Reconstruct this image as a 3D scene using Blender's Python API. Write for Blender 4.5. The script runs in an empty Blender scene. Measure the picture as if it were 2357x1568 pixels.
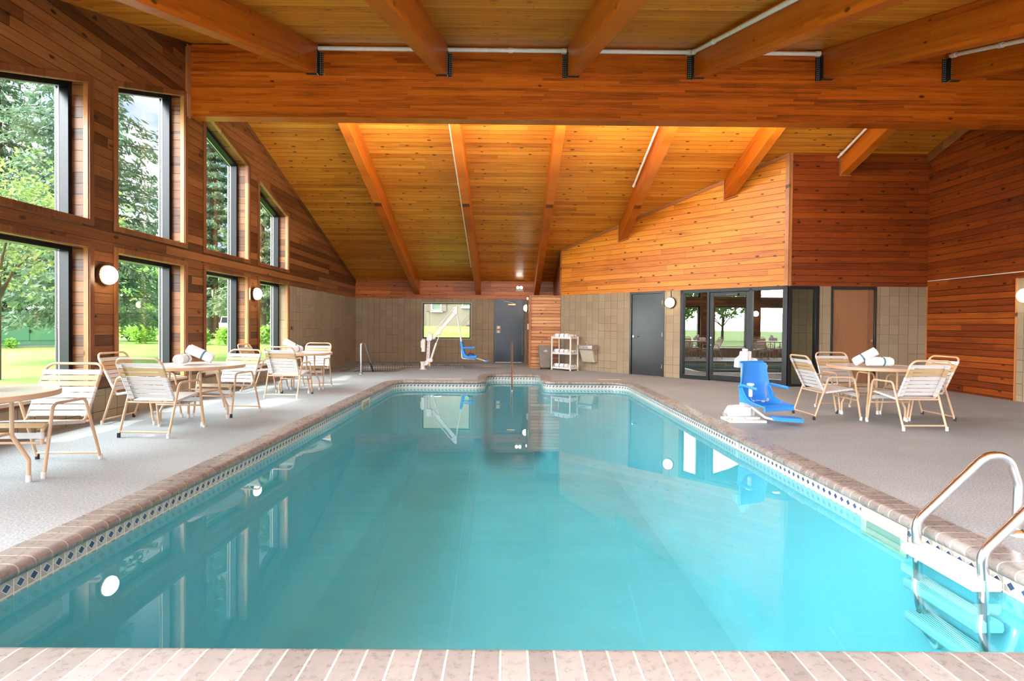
import bpy, math, random
import numpy as np
from mathutils import Vector, Matrix
from mathutils.geometry import tessellate_polygon
S = bpy.context.scene
COL = S.collection
PI = math.pi
R = math.radians

# ------------------------------------------------------------------ meshes
class MB:
    """collects shapes and links them as one mesh object"""
    def __init__(s): s.v = []; s.f = []; s.uv = []; s.has_uv = False
    def add(s, vs, fs, uvs=None):
        o = len(s.v); s.v += [tuple(p) for p in vs]
        for i, f in enumerate(fs):
            s.f.append(tuple(o + k for k in f))
            s.uv.append(uvs[i] if uvs else None)
        if uvs: s.has_uv = True
        return s
    def box(s, lo, hi, M=None):
        x0, y0, z0 = lo; x1, y1, z1 = hi
        vs = [(x0,y0,z0),(x1,y0,z0),(x1,y1,z0),(x0,y1,z0),(x0,y0,z1),(x1,y0,z1),(x1,y1,z1),(x0,y1,z1)]
        if M is not None: vs = [M @ Vector(p) for p in vs]
        return s.add(vs, [(0,3,2,1),(4,5,6,7),(0,1,5,4),(1,2,6,5),(2,3,7,6),(3,0,4,7)])
    def prism(s, poly, vec):
        n = len(poly); a = [Vector(p) for p in poly]; vec = Vector(vec)
        nrm = Vector((0,0,0))
        for i in range(n): nrm += (a[i]-a[0]).cross(a[(i+1) % n]-a[0])
        if nrm.dot(vec) > 0: a = a[::-1]
        vs = a + [p + vec for p in a]
        fs = [tuple(range(n)), tuple(range(2*n-1, n-1, -1))] + [(j, i, n+i, n+j) for i, j in ((k, (k+1) % n) for k in range(n))]
        return s.add(vs, fs)
    def tube(s, pts, r, seg=10, closed=False, caps=True):
        P = [Vector(p) for p in pts]; n = len(P)
        if closed: T = [(P[(i+1) % n]-P[i-1]).normalized() for i in range(n)]
        else: T = [(P[min(i+1,n-1)]-P[max(i-1,0)]).normalized() for i in range(n)]
        ref = Vector((0,0,1)) if abs(T[0].z) < .9 else Vector((1,0,0))
        N = (ref - T[0]*ref.dot(T[0])).normalized(); vs = []
        for i in range(n):
            N = (N - T[i]*N.dot(T[i])).normalized(); B = T[i].cross(N)
            rr = r[i] if isinstance(r, (list, tuple)) else r
            for k in range(seg):
                a = 2*PI*k/seg; vs.append(P[i] + (N*math.cos(a) + B*math.sin(a))*rr)
        fs = []
        for i in range(n if closed else n-1):
            j = (i+1) % n
            for k in range(seg):
                l = (k+1) % seg; fs.append((i*seg+k, i*seg+l, j*seg+l, j*seg+k))
        if caps and not closed:
            fs.append(tuple(range(seg-1,-1,-1))); fs.append(tuple((n-1)*seg+k for k in range(seg)))
        return s.add(vs, fs)
    def cyl(s, a, b, r, r2=None, seg=16):
        return s.tube([a, b], [r, r if r2 is None else r2], seg)
    def lathe(s, prof, M=None, seg=32, caps=True):
        """prof: (r, z) list turned about z"""
        vs = []; n = len(prof)
        for r, z in prof:
            for k in range(seg):
                a = 2*PI*k/seg; vs.append(Vector((r*math.cos(a), r*math.sin(a), z)))
        if M is not None: vs = [M @ v for v in vs]
        fs = []
        for i in range(n-1):
            for k in range(seg):
                l = (k+1) % seg; fs.append((i*seg+k, i*seg+l, (i+1)*seg+l, (i+1)*seg+k))
        if caps and prof[0][0] > 1e-5: fs.append(tuple(range(seg-1,-1,-1)))
        if caps and prof[-1][0] > 1e-5: fs.append(tuple((n-1)*seg+k for k in range(seg)))
        return s.add(vs, fs)
    def build(s, name, mat, parent=None, bevel=0, smooth=True, loc=None):
        me = bpy.data.meshes.new(name); me.from_pydata(s.v, [], s.f)
        if s.has_uv:
            ul = me.uv_layers.new(name='UVMap'); flat = []
            for f, u in zip(s.f, s.uv):
                for k in range(len(f)): flat += list(u[k]) if u else [0, 0]
            ul.data.foreach_set('uv', flat)
        me.validate(); me.update()
        if mat: me.materials.append(mat)
        if smooth:
            me.shade_smooth(); me.set_sharp_from_angle(angle=R(38))
        o = bpy.data.objects.new(name, me); COL.objects.link(o)
        if parent: o.parent = parent
        if loc: o.location = loc
        if bevel:
            b = o.modifiers.new('bevel', 'BEVEL'); b.width = bevel; b.segments = 2; b.limit_method = 'ANGLE'
        return o

def fillet(pts, r, n=6, closed=False):
    P = [Vector(p) for p in pts]; out = []; m = len(P)
    for i, p in enumerate(P):
        if not closed and i in (0, m-1): out.append(p); continue
        a, b = P[i-1], P[(i+1) % m]
        rr = r[i] if isinstance(r, (list, tuple)) else r
        u = (a-p); w = (b-p); lu, lw = u.length, w.length; u /= lu; w /= lw
        ang = u.angle(w)
        if rr <= 0 or ang > PI-.02: out.append(p); continue
        d = min(rr/math.tan(ang/2), lu*.49, lw*.49); rad = d*math.tan(ang/2)
        c = p + (u+w).normalized()*(rad/math.sin(ang/2)); s0 = p+u*d-c; s1 = p+w*d-c
        tot = s0.angle(s1); ax = s0.cross(s1)
        if ax.length < 1e-9: out.append(p); continue
        ax.normalize()
        for k in range(n+1): out.append(c + Matrix.Rotation(tot*k/n, 3, ax) @ s0)
    return out

def empty(name, loc=(0,0,0), rz=0, parent=None):
    o = bpy.data.objects.new(name, None); COL.objects.link(o); o.location = loc; o.rotation_euler = (0,0,rz)
    o.empty_display_size = .1
    if parent: o.parent = parent
    return o
def tag(o, label=None, cat=None, group=None, kind=None):
    if label: o['label'] = label
    if cat: o['category'] = cat
    if group: o['group'] = group
    if kind: o['kind'] = kind
    return o
def thing(name, label, cat, loc=(0,0,0), rz=0, group=None): return tag(empty(name, loc, rz), label, cat, group)
def struct(name, label=None, cat=None): return tag(empty(name), label, cat, None, 'structure')
def dup(root, loc=None, rz=None):
    r = root.copy(); COL.objects.link(r)
    if loc is not None: r.location = loc
    if rz is not None: r.rotation_euler = (0,0,rz)
    for ch in list(root.children):
        c = ch.copy(); COL.objects.link(c); c.parent = r
        for g in list(ch.children):
            d = g.copy(); COL.objects.link(d); d.parent = c
    return r

# ------------------------------------------------------------------ materials
class NT:
    def __init__(s, name):
        s.m = bpy.data.materials.new(name); s.m.use_nodes = True; s.t = s.m.node_tree
        s.b = s.t.nodes['Principled BSDF']; s.out = s.t.nodes['Material Output']
    def n(s, typ, **kw):
        nd = s.t.nodes.new(typ)
        for k, v in kw.items(): setattr(nd, k, v)
        return nd
    def put(s, sock, v):
        if hasattr(v, 'is_linked') or isinstance(v, bpy.types.NodeSocket): s.t.links.new(v, sock)
        else: sock.default_value = v
    def m_(s, op, a, b=None, c=None):
        nd = s.n('ShaderNodeMath', operation=op)
        s.put(nd.inputs[0], a)
        if b is not None: s.put(nd.inputs[1], b)
        if c is not None: s.put(nd.inputs[2], c)
        return nd.outputs[0]
    def dot(s, v, d):
        nd = s.n('ShaderNodeVectorMath', operation='DOT_PRODUCT'); s.put(nd.inputs[0], v); nd.inputs[1].default_value = d
        return nd.outputs['Value']
    def comb(s, x, y, z=0.0):
        nd = s.n('ShaderNodeCombineXYZ')
        for i, v in enumerate((x, y, z)): s.put(nd.inputs[i], v)
        return nd.outputs[0]
    def pos(s): return s.n('ShaderNodeNewGeometry').outputs['Position']
    def tc(s, k): return s.n('ShaderNodeTexCoord').outputs[k]
    def noise(s, vec, scale=5, detail=3, rough=.5):
        nd = s.n('ShaderNodeTexNoise'); s.put(nd.inputs['Vector'], vec); nd.inputs['Scale'].default_value = scale
        nd.inputs['Detail'].default_value = detail; nd.inputs['Roughness'].default_value = rough
        return nd.outputs['Fac']
    def white(s, a, b=None):
        nd = s.n('ShaderNodeTexWhiteNoise', noise_dimensions='2D')
        s.put(nd.inputs['Vector'], s.comb(a, 0.0 if b is None else b)); return nd.outputs['Value']
    def ramp(s, fac, stops):
        nd = s.n('ShaderNodeValToRGB'); s.put(nd.inputs[0], fac); cr = nd.color_ramp
        while len(cr.elements) < len(stops): cr.elements.new(.5)
        for e, (p, c) in zip(cr.elements, stops): e.position = p; e.color = (*c, 1)
        return nd.outputs[0]
    def mix(s, f, a, b, mode='MIX'):
        nd = s.n('ShaderNodeMix', data_type='RGBA', blend_type=mode); s.put(nd.inputs[0], f)
        for i, v in ((6, a), (7, b)): s.put(nd.inputs[i], (*v, 1) if isinstance(v, tuple) and len(v) == 3 else v)
        return nd.outputs[2]
    def step(s, v, lo, hi):
        nd = s.n('ShaderNodeMapRange', interpolation_type='SMOOTHSTEP'); s.put(nd.inputs[0], v)
        nd.inputs[1].default_value = lo; nd.inputs[2].default_value = hi; return nd.outputs[0]
    def schlick(s, f0, nrm=None):
        g = s.n('ShaderNodeNewGeometry'); d = s.n('ShaderNodeVectorMath', operation='DOT_PRODUCT')
        s.put(d.inputs[0], nrm if nrm is not None else g.outputs['Normal']); s.put(d.inputs[1], g.outputs['Incoming'])
        k = s.m_('POWER', s.m_('SUBTRACT', 1.0, s.m_('MINIMUM', s.m_('ABSOLUTE', d.outputs['Value']), 1.0)), 5.0)
        return s.m_('ADD', f0, s.m_('MULTIPLY', k, 1-f0))
    def bump(s, h, strength=.3, dist=.01):
        nd = s.n('ShaderNodeBump'); nd.inputs['Strength'].default_value = strength; nd.inputs['Distance'].default_value = dist
        s.put(nd.inputs['Height'], h); s.t.links.new(nd.outputs[0], s.b.inputs['Normal'])
    def fin(s, col=None, rough=None, metal=None, spec=None):
        if col is not None: s.put(s.b.inputs['Base Color'], (*col, 1) if isinstance(col, tuple) and len(col) == 3 else col)
        if rough is not None: s.put(s.b.inputs['Roughness'], rough)
        if metal is not None: s.b.inputs['Metallic'].default_value = metal
        if spec is not None: s.b.inputs['Specular IOR Level'].default_value = spec
        return s.m

def plain(name, col, rough=.5, metal=0, spec=.5, var=.06, scale=12):
    t = NT(name); nz = t.noise(t.tc('Object'), scale, 3)
    lo = tuple(c*(1-var) for c in col); hi = tuple(min(1, c*(1+var)) for c in col)
    return t.fin(t.ramp(nz, [(.3, lo), (.7, hi)]), rough, metal, spec)

def planks(name, U, V, w, cols, L=3.6, gr=.0028, rough=.38, knots=1.0, coord='world', grain=1.0, spec=.4, off=0.0, lap=0.0, gdark=.25, rv=.34):
    t = NT(name); p = t.pos() if coord == 'world' else t.tc('Object')
    u = t.dot(p, U); v = t.m_('ADD', t.dot(p, V), 50.0 + off)
    vs = t.m_('DIVIDE', v, w); vi = t.m_('FLOOR', vs); fr = t.m_('FRACT', vs)
    ul = t.m_('ADD', t.m_('DIVIDE', t.m_('ADD', u, 60.0), L), t.m_('MULTIPLY', t.white(vi), 7.3))
    ui = t.m_('FLOOR', ul); fu = t.m_('FRACT', ul); rnd = t.white(vi, ui)
    g1 = t.noise(t.comb(t.m_('MULTIPLY', u, 1.3), t.m_('MULTIPLY', v, 26.0), t.m_('MULTIPLY', rnd, 40.0)), 1.6, 4, .6)
    g2 = t.noise(t.comb(t.m_('MULTIPLY', u, 5.0), t.m_('MULTIPLY', v, 120.0), t.m_('MULTIPLY', rnd, 20.0)), 1.0, 2, .5)
    big = t.noise(t.comb(u, v), .45, 3, .55)
    fac = t.m_('ADD', t.m_('ADD', t.m_('ADD', t.m_('MULTIPLY', rnd, rv), .5*(.34-rv)), t.m_('MULTIPLY', g1, .46*grain)), t.m_('ADD', t.m_('MULTIPLY', g2, .16*grain), t.m_('MULTIPLY', big, .3)))
    fac = t.m_('ADD', fac, .63*(1-grain) - .16)
    n = len(cols); c = t.ramp(fac, [(.20 + .56*i/(n-1), k) for i, k in enumerate(cols)])
    st = t.noise(t.comb(t.m_('MULTIPLY', u, .55), t.m_('MULTIPLY', v, 5.0), t.m_('MULTIPLY', rnd, 9.0)), 1.0, 3, .65)
    c = t.mix(t.m_('MULTIPLY', t.step(st, .54, .74), .55*grain if grain <= 1 else .45), c, tuple(x*.8 for x in cols[0]))
    if knots:
        vn = t.n('ShaderNodeTexVoronoi', voronoi_dimensions='2D'); t.put(vn.inputs['Vector'], t.comb(t.m_('MULTIPLY', u, 2.1), t.m_('MULTIPLY', v, 4.2)))
        vn.inputs['Scale'].default_value = 1.0
        sp = t.n('ShaderNodeSeparateColor'); t.t.links.new(vn.outputs['Color'], sp.inputs[0])
        sel = t.m_('MULTIPLY', t.m_('GREATER_THAN', sp.outputs[0], 1-.62*knots), t.m_('ADD', t.m_('MULTIPLY', sp.outputs[1], .05), .045))
        d = t.m_('SUBTRACT', vn.outputs['Distance'], sel)
        k = t.m_('SUBTRACT', 1.0, t.step(d, -.03, .03))
        k2 = t.m_('MULTIPLY', k, t.m_('GREATER_THAN', sel, .01))
        c = t.mix(t.m_('MULTIPLY', k2, .85), c, tuple(x*.12 for x in cols[0]))
    e = t.m_('MULTIPLY', t.m_('MINIMUM', fr, t.m_('SUBTRACT', 1.0, fr)), w)
    be = t.m_('MULTIPLY', t.m_('MINIMUM', fu, t.m_('SUBTRACT', 1.0, fu)), L)
    gm = t.m_('MULTIPLY', t.step(e, gr*.5, gr*1.3), t.step(be, .0008, .0022))
    c = t.mix(gm, tuple(x*gdark for x in cols[0]), c)
    h = gm if not lap else t.m_('ADD', t.m_('MULTIPLY', t.m_('SUBTRACT', 1.0, fr), lap), gm)
    t.bump(t.m_('ADD', h, t.m_('MULTIPLY', g2, .12)), .45, .006 if not lap else .012)
    return t.fin(c, t.m_('ADD', t.m_('MULTIPLY', g1, .18), rough-.09), 0, spec)

def blocks(name, U, cols, mort=(.33,.29,.22), w=.203, light=.5):
    t = NT(name); p = t.pos(); u = t.m_('ADD', t.dot(p, U), 50.0); v = t.m_('ADD', t.dot(p, (0,0,1)), 10*w - .105)
    us = t.m_('DIVIDE', u, w); vs = t.m_('DIVIDE', v, w)
    ui, fu, vi, fv = t.m_('FLOOR', us), t.m_('FRACT', us), t.m_('FLOOR', vs), t.m_('FRACT', vs)
    r = t.white(ui, vi); sp = t.noise(p, 190, 2, .7); bg = t.noise(p, 1.1, 3)
    fac = t.m_('ADD', t.m_('ADD', t.m_('MULTIPLY', r, .14), t.m_('MULTIPLY', sp, .55)), t.m_('SUBTRACT', t.m_('MULTIPLY', bg, .4), .04))
    c = t.ramp(fac, [(.15, cols[0]), (.5, cols[1]), (.9, cols[2])])
    eu = t.m_('MULTIPLY', t.m_('MINIMUM', fu, t.m_('SUBTRACT', 1.0, fu)), w)
    ev = t.m_('MULTIPLY', t.m_('MINIMUM', fv, t.m_('SUBTRACT', 1.0, fv)), w)
    mu = t.step(eu, .0022, .0048); mv = t.step(ev, .0022, .005)
    keep = t.m_('GREATER_THAN', t.white(t.m_('FLOOR', t.m_('DIVIDE', us, 3.0)), vi), light)
    c = t.mix(mu, tuple(x*.45 for x in cols[0]), c)
    c = t.mix(mv, t.mix(keep, tuple(x*.42 for x in cols[0]), mort), c)
    t.bump(t.m_('ADD', t.m_('MULTIPLY', t.m_('MINIMUM', mu, mv), 1.0), t.m_('MULTIPLY', sp, .35)), .4, .006)
    return t.fin(c, .85, 0, .2)

M = {}
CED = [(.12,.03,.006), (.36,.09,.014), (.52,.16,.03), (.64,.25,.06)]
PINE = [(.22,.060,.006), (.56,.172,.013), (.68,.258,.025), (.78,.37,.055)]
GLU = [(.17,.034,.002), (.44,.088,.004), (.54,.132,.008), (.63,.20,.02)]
RED = [(.05,.008,.0015), (.17,.029,.003), (.27,.055,.005), (.38,.098,.011)]
s2 = math.sqrt(.5)
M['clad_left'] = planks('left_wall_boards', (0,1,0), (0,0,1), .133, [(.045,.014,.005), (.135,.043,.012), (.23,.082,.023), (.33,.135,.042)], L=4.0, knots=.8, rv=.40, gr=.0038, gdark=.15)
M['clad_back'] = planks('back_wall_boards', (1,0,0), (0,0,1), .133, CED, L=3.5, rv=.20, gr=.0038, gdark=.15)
M['clad_diag'] = planks('angled_wall_boards', (s2,-s2,0), (0,0,1), .133, PINE, L=3.0, off=.02, rv=.20, gr=.0038, gdark=.15)
M['clad_alcove'] = planks('alcove_wall_boards', (1,0,0), (0,0,1), .133, RED, L=3.0, off=.05, knots=.8, rv=.20, gr=.0038, gdark=.15)
M['clad_right'] = planks('right_wall_boards', (0,1,0), (0,0,1), .133, RED, L=3.0, off=.03, knots=1.0, rv=.20, gr=.0038, gdark=.15)
M['lap_right'] = planks('right_wall_siding', (0,1,0), (0,0,1), .118, RED, L=5, gr=.006, lap=.8, knots=.5)
M['lap_closet'] = planks('closet_siding', (1,1,0), (0,0,1), .097, [(.16,.05,.02), (.40,.16,.055), (.54,.25,.10), (.66,.36,.17)], L=5, gr=.006, lap=.8, knots=.8)
M['ceiling'] = planks('ceiling_boards', (1,0,0), (0,1,0), .125, PINE, L=3.4, gr=.0036, rough=.33, knots=1.0, gdark=.22, rv=.26)
M['glulam'] = planks('glulam_laminations', (1,0,0), (0,0,1), .042, GLU, L=2.2, gr=.0004, rough=.36, knots=.12, grain=1.25, gdark=.6, rv=.24)
for k_, sg_ in (('rafter_near',1),('rafter_far',-1)): M[k_] = planks(k_+'_laminations', (0,.949,.316*sg_), (0,-.316*sg_,.949), .042, GLU, L=2.6, gr=.0003, rough=.36, knots=.25, gdark=.65, rv=.18)
M['casing'] = planks('casing_stained_wood', (0,.3,1), (1,1,0), .4, [(.06,.018,.006), (.15,.048,.014), (.22,.08,.025), (.30,.12,.04)], L=6, gr=.0001, knots=.2)
M['trim_wood'] = planks('casing_wood', (0,.3,1), (1,1,0), .4, [(.16,.05,.015), (.36,.13,.04), (.48,.21,.075), (.58,.30,.12)], L=6, gr=.0001, knots=.2)
BLK = [(.20,.155,.10), (.315,.25,.17), (.42,.35,.25)]
for k, U in (('blk_x', (1,0,0)), ('blk_y', (0,1,0)), ('blk_d', (s2,-s2,0))): M[k] = blocks('split_block_'+k[-1], U, BLK)
M['black_frame'] = plain('bronze_black_frame', (.018,.019,.021), .32, .6)
M['cream'] = plain('cream_stone', (.40,.37,.30), .7)
M['sill'] = plain('pale_sill_stone', (.52,.48,.40), .5)
M['white_metal'] = plain('white_powder_coat', (.78,.77,.74), .35, 0, .5, .03)
M['rusty_white'] = None
M['blue'] = plain('blue_seat_plastic', (.028,.26,.82), .38, 0, .5, .05, 3)
M['tan_metal'] = plain('tan_powder_coat', (.62,.41,.26), .38, 0, .5, .04)
M['strap_white'] = plain('white_vinyl_strap', (.62,.615,.61), .42, 0, .5, .02)
M['strap_tan'] = plain('tan_vinyl_strap', (.50,.36,.20), .45, 0, .5, .03)
M['cap_white'] = plain('white_cap', (.76,.75,.72), .5)
M['cap_black'] = plain('black_cap', (.015,.015,.016), .5)
M['bare_metal'] = plain('worn_bare_metal', (.62,.62,.63), .35, .8)
M['steel'] = plain('stainless_steel', (.74,.75,.77), .24, 1.0, .5, .03)
M['dull_steel'] = plain('fountain_steel', (.55,.53,.50), .32, .85)
M['beige'] = plain('beige_enamel', (.50,.44,.35), .45)
M['grey_fabric'] = plain('grey_bin_fabric', (.20,.185,.17), .8, 0, .3, .12, 6)
M['pipe'] = plain('cream_pipe_paint', (.84,.81,.74), .42)
t = NT('black_steel_with_nails'); p = t.pos()
hx = t.m_('MULTIPLY', t.m_('SUBTRACT', t.m_('FRACT', t.m_('DIVIDE', t.m_('ADD', t.dot(p,(1,0,0)), 9.0), .03)), .5), .03); hz = t.m_('MULTIPLY', t.m_('SUBTRACT', t.m_('FRACT', t.m_('DIVIDE', t.dot(p,(0,0,1)), .034)), .5), .034)
dd = t.m_('SQRT', t.m_('ADD', t.m_('MULTIPLY', hx, hx), t.m_('MULTIPLY', hz, hz)))
M['hanger'] = t.fin(t.mix(t.step(dd, .005, .007), (.55,.52,.46), (.012,.012,.012)), .5)
M['bin_black'] = plain('black_plastic', (.012,.012,.012), .5)
M['brown_door'] = planks('brown_door_veneer', (0,0,1), (1,0,0), .9, [(.17,.075,.035), (.27,.125,.06), (.31,.15,.075)], L=9, gr=.0001, knots=0, rough=.38)
M['steel_door'] = plain('dark_blue_steel_door', (.030,.046,.066), .30, .25, .6, .25, 2)
M['black_door'] = plain('black_steel_door', (.016,.019,.021), .25, .3, .7, .2, 2)
M['plastic_dark'] = plain('dark_plastic', (.03,.03,.032), .4)
M['brass'] = plain('brushed_brass', (.62,.46,.22), .3, .9)
M['bronze'] = plain('bronze_ring', (.10,.055,.025), .4, .5)
M['pink_marker'] = plain('faded_marker_tile', (.62,.48,.40), .5, 0, .5, .2, 60)
M['green_box'] = plain('green_cabinet_paint', (.13,.31,.19), .45, 0, .5, .08, 1)
M['lock'] = plain('padlock_steel', (.03,.03,.03), .4)

def emis(name, col, st):
    t = NT(name); t.b.inputs['Emission Color'].default_value = (*col, 1); t.b.inputs['Emission Strength'].default_value = st
    return t.fin(col, .4)
M['globe'] = emis('lit_globe', (1,.84,.60), 15)
M['flood'] = emis('lit_flood', (1,.92,.78), 40)

# worn white paint with rust freckles
t = NT('rusty_white_paint'); nz = t.noise(t.tc('Object'), 14, 4, .6); lo = t.dot(t.tc('Object'), (0,0,1))
msk = t.step(t.m_('SUBTRACT', nz, t.m_('MULTIPLY', lo, .35)), .56, .66)
M['rusty_white'] = t.fin(t.mix(msk, (.80,.78,.73), (.48,.22,.09)), .5)
# deck
t = NT('pebble_deck'); p = t.pos()
sp = t.noise(p, 80, 2, .9); md = t.noise(p, 24, 3, .6); st = t.noise(t.comb(t.m_('MULTIPLY', t.dot(p, (1,0,0)), .6), t.m_('MULTIPLY', t.dot(p, (0,1,0)), .9)), .9, 4, .6)
f = t.m_('ADD', t.m_('MULTIPLY', sp, .80), t.m_('ADD', t.m_('MULTIPLY', md, .08), t.m_('MULTIPLY', st, .20)))
t.bump(sp, .25, .004)
M['deck'] = t.fin(t.ramp(f, [(.30, (.085,.098,.103)), (.48, (.232,.268,.282)), (.62, (.345,.39,.408)), (.80, (.54,.60,.62))]), .62, 0, .35)
# coping brick, joints along the swept length
t = NT('coping_brick'); uv = t.tc('UV'); u = t.dot(uv, (1,0,0)); v = t.dot(uv, (0,1,0)); p = t.pos()
us = t.m_('DIVIDE', u, .1); fu = t.m_('FRACT', us); e = t.m_('MULTIPLY', t.m_('MINIMUM', fu, t.m_('SUBTRACT', 1.0, fu)), .1)
r = t.white(t.m_('FLOOR', us)); nz = t.noise(p, 30, 4, .65); fl = t.noise(p, 75, 4, .7)
c = t.ramp(t.m_('ADD', t.m_('MULTIPLY', r, .35), t.m_('MULTIPLY', nz, .6)), [(.2, (.145,.132,.124)), (.5, (.215,.198,.186)), (.8, (.29,.27,.256))])
sd = t.m_('ABSOLUTE', t.m_('SUBTRACT', v, .085))
jm = t.m_('MULTIPLY', t.step(e, .0035, .0055), 1.0)
c = t.mix(jm, t.mix(t.noise(p, 60, 2), (.30,.275,.235), (.46,.43,.38)), c)
t.bump(t.m_('ADD', jm, t.m_('MULTIPLY', fl, .25)), .35, .004)
M['coping'] = t.fin(c, t.m_('ADD', .17, t.m_('MULTIPLY', nz, .25)), 0, .6)
# waterline tile: navy diamonds on grey and white triangles
def tiles(name, w, z0):
    t = NT(name); uv = t.tc('UV'); u = t.dot(uv, (1,0,0)); v = t.dot(uv, (0,1,0))
    fu = t.m_('SUBTRACT', t.m_('FRACT', t.m_('DIVIDE', u, w)), .5); fv = t.m_('SUBTRACT', t.m_('FRACT', t.m_('DIVIDE', t.m_('SUBTRACT', v, z0-5*w), w)), .5)
    au, av = t.m_('ABSOLUTE', fu), t.m_('ABSOLUTE', fv); d1 = t.m_('ADD', au, av)
    dia = t.m_('SUBTRACT', 1.0, t.step(d1, .285, .305)); ring = t.m_('MULTIPLY', t.step(d1, .285, .305), t.m_('SUBTRACT', 1.0, t.step(d1, .345, .365)))
    cell = t.white(t.m_('FLOOR', t.m_('DIVIDE', u, w)), t.m_('FLOOR', t.m_('DIVIDE', t.m_('SUBTRACT', v, z0-5*w), w)))
    tri = t.m_('GREATER_THAN', t.m_('MULTIPLY', fu, fv), 0.0)
    c = t.mix(tri, (.42,.38,.31), (.58,.55,.48))
    c = t.mix(t.m_('MULTIPLY', cell, .5), c, (.50,.46,.40))
    c = t.mix(ring, c, (.80,.79,.76))
    c = t.mix(dia, c, t.mix(cell, (.035,.060,.13), (.07,.11,.21)))
    gu = t.step(t.m_('MAXIMUM', au, av), .455, .475)
    c = t.mix(gu, c, (.82,.80,.76))
    return t.fin(c, .16, 0, .6)
M['tile'] = tiles('waterline_tile', .0775, -.062)
def plaster(name, col):
    t = NT(name); nz = t.noise(t.pos(), 1.2, 4, .6); n2 = t.noise(t.pos(), 60, 2, .6)
    f = t.m_('ADD', t.m_('MULTIPLY', nz, .6), t.m_('MULTIPLY', n2, .4))
    return t.fin(t.ramp(f, [(.3, tuple(c*.90 for c in col)), (.7, tuple(min(1, c*1.06) for c in col))]), .7, 0, .2)
M['plaster'] = plaster('aqua_plaster', (.43,.60,.66))
M['tub_plaster'] = plaster('tub_plaster', (.42,.50,.48))
def water(name, tint):
    t = NT(name); t.t.nodes.remove(t.b)
    g = t.n('ShaderNodeBsdfGlossy'); g.inputs['Roughness'].default_value = .004; g.inputs['Color'].default_value = (1,1,1,1)
    tr = t.n('ShaderNodeBsdfTransparent'); tr.inputs['Color'].default_value = (*tint, 1)
    nz = t.noise(t.pos(), 1.1, 2, .4); bp = t.n('ShaderNodeBump'); bp.inputs['Strength'].default_value = .05; bp.inputs['Distance'].default_value = .02
    t.put(bp.inputs['Height'], nz); t.t.links.new(bp.outputs[0], g.inputs['Normal']); fr = t.schlick(.02, bp.outputs[0])
    mx = t.n('ShaderNodeMixShader'); t.put(mx.inputs[0], fr); t.t.links.new(tr.outputs[0], mx.inputs[1]); t.t.links.new(g.outputs[0], mx.inputs[2])
    t.t.links.new(mx.outputs[0], t.out.inputs['Surface']); return t.m
M['water'] = water('pool_water', (.42,.85,.89))
M['tub_water'] = water('tub_water', (.62,.80,.78))
def glass(name, tint, boost=.04):
    t = NT(name); t.t.nodes.remove(t.b)
    g = t.n('ShaderNodeBsdfGlossy'); g.inputs['Roughness'].default_value = 0.0
    tr = t.n('ShaderNodeBsdfTransparent'); tr.inputs['Color'].default_value = (*tint, 1)
    f = t.schlick(boost)
    mx = t.n('ShaderNodeMixShader'); t.put(mx.inputs[0], f); t.t.links.new(tr.outputs[0], mx.inputs[1]); t.t.links.new(g.outputs[0], mx.inputs[2])
    t.t.links.new(mx.outputs[0], t.out.inputs['Surface']); return t.m
M['glass'] = glass('window_glass', (.97,.985,.975), .025)
M['dark_glass'] = glass('tinted_glass', (.52,.50,.44), .30)
# towels: white terry with one coloured stripe along the local z axis
def towel_mat(name, stripe, pos_, w):
    t = NT(name); z = t.dot(t.tc('Object'), (0,0,1)); d = t.m_('ABSOLUTE', t.m_('SUBTRACT', z, pos_))
    nz = t.noise(t.tc('Object'), 220, 2); t.bump(nz, .5, .003)
    return t.fin(t.mix(t.step(d, w, w+.002), stripe, (.82,.82,.84)), .9, 0, .1)
M['towel'] = towel_mat('white_towel_teal_stripe', (.09,.22,.30), .04, .011)
M['towel2'] = towel_mat('white_towel_navy_stripe', (.05,.10,.22), .05, .010)

# ------------------------------------------------------------------ room dimensions (metres)
XL, YB, XR, SD = -5.15, 17.9, 8.85, 17.1
BY0, BY1 = 8.60, 8.82          # ridge beam
SN, SF = .333, .329
def zn(y): return 5.72 - SN*(BY0 - y)
def zf(y): return 5.66 - SF*(y - 9.0)
def zr(y): return zn(y) if y < 8.7 else zf(y)
Y0 = 1.2                        # the near end of what is built
HB = 2.14                       # top of the block work

def yz_prism(mb, y0, y1, b0, b1, t0, t1, x0, x1):
    if t0 - b0 < 1e-4 and t1 - b1 < 1e-4: return
    mb.prism([(x0,y0,b0),(x0,y1,b1),(x0,y1,t1),(x0,y0,t0)], (x1-x0,0,0))

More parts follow.
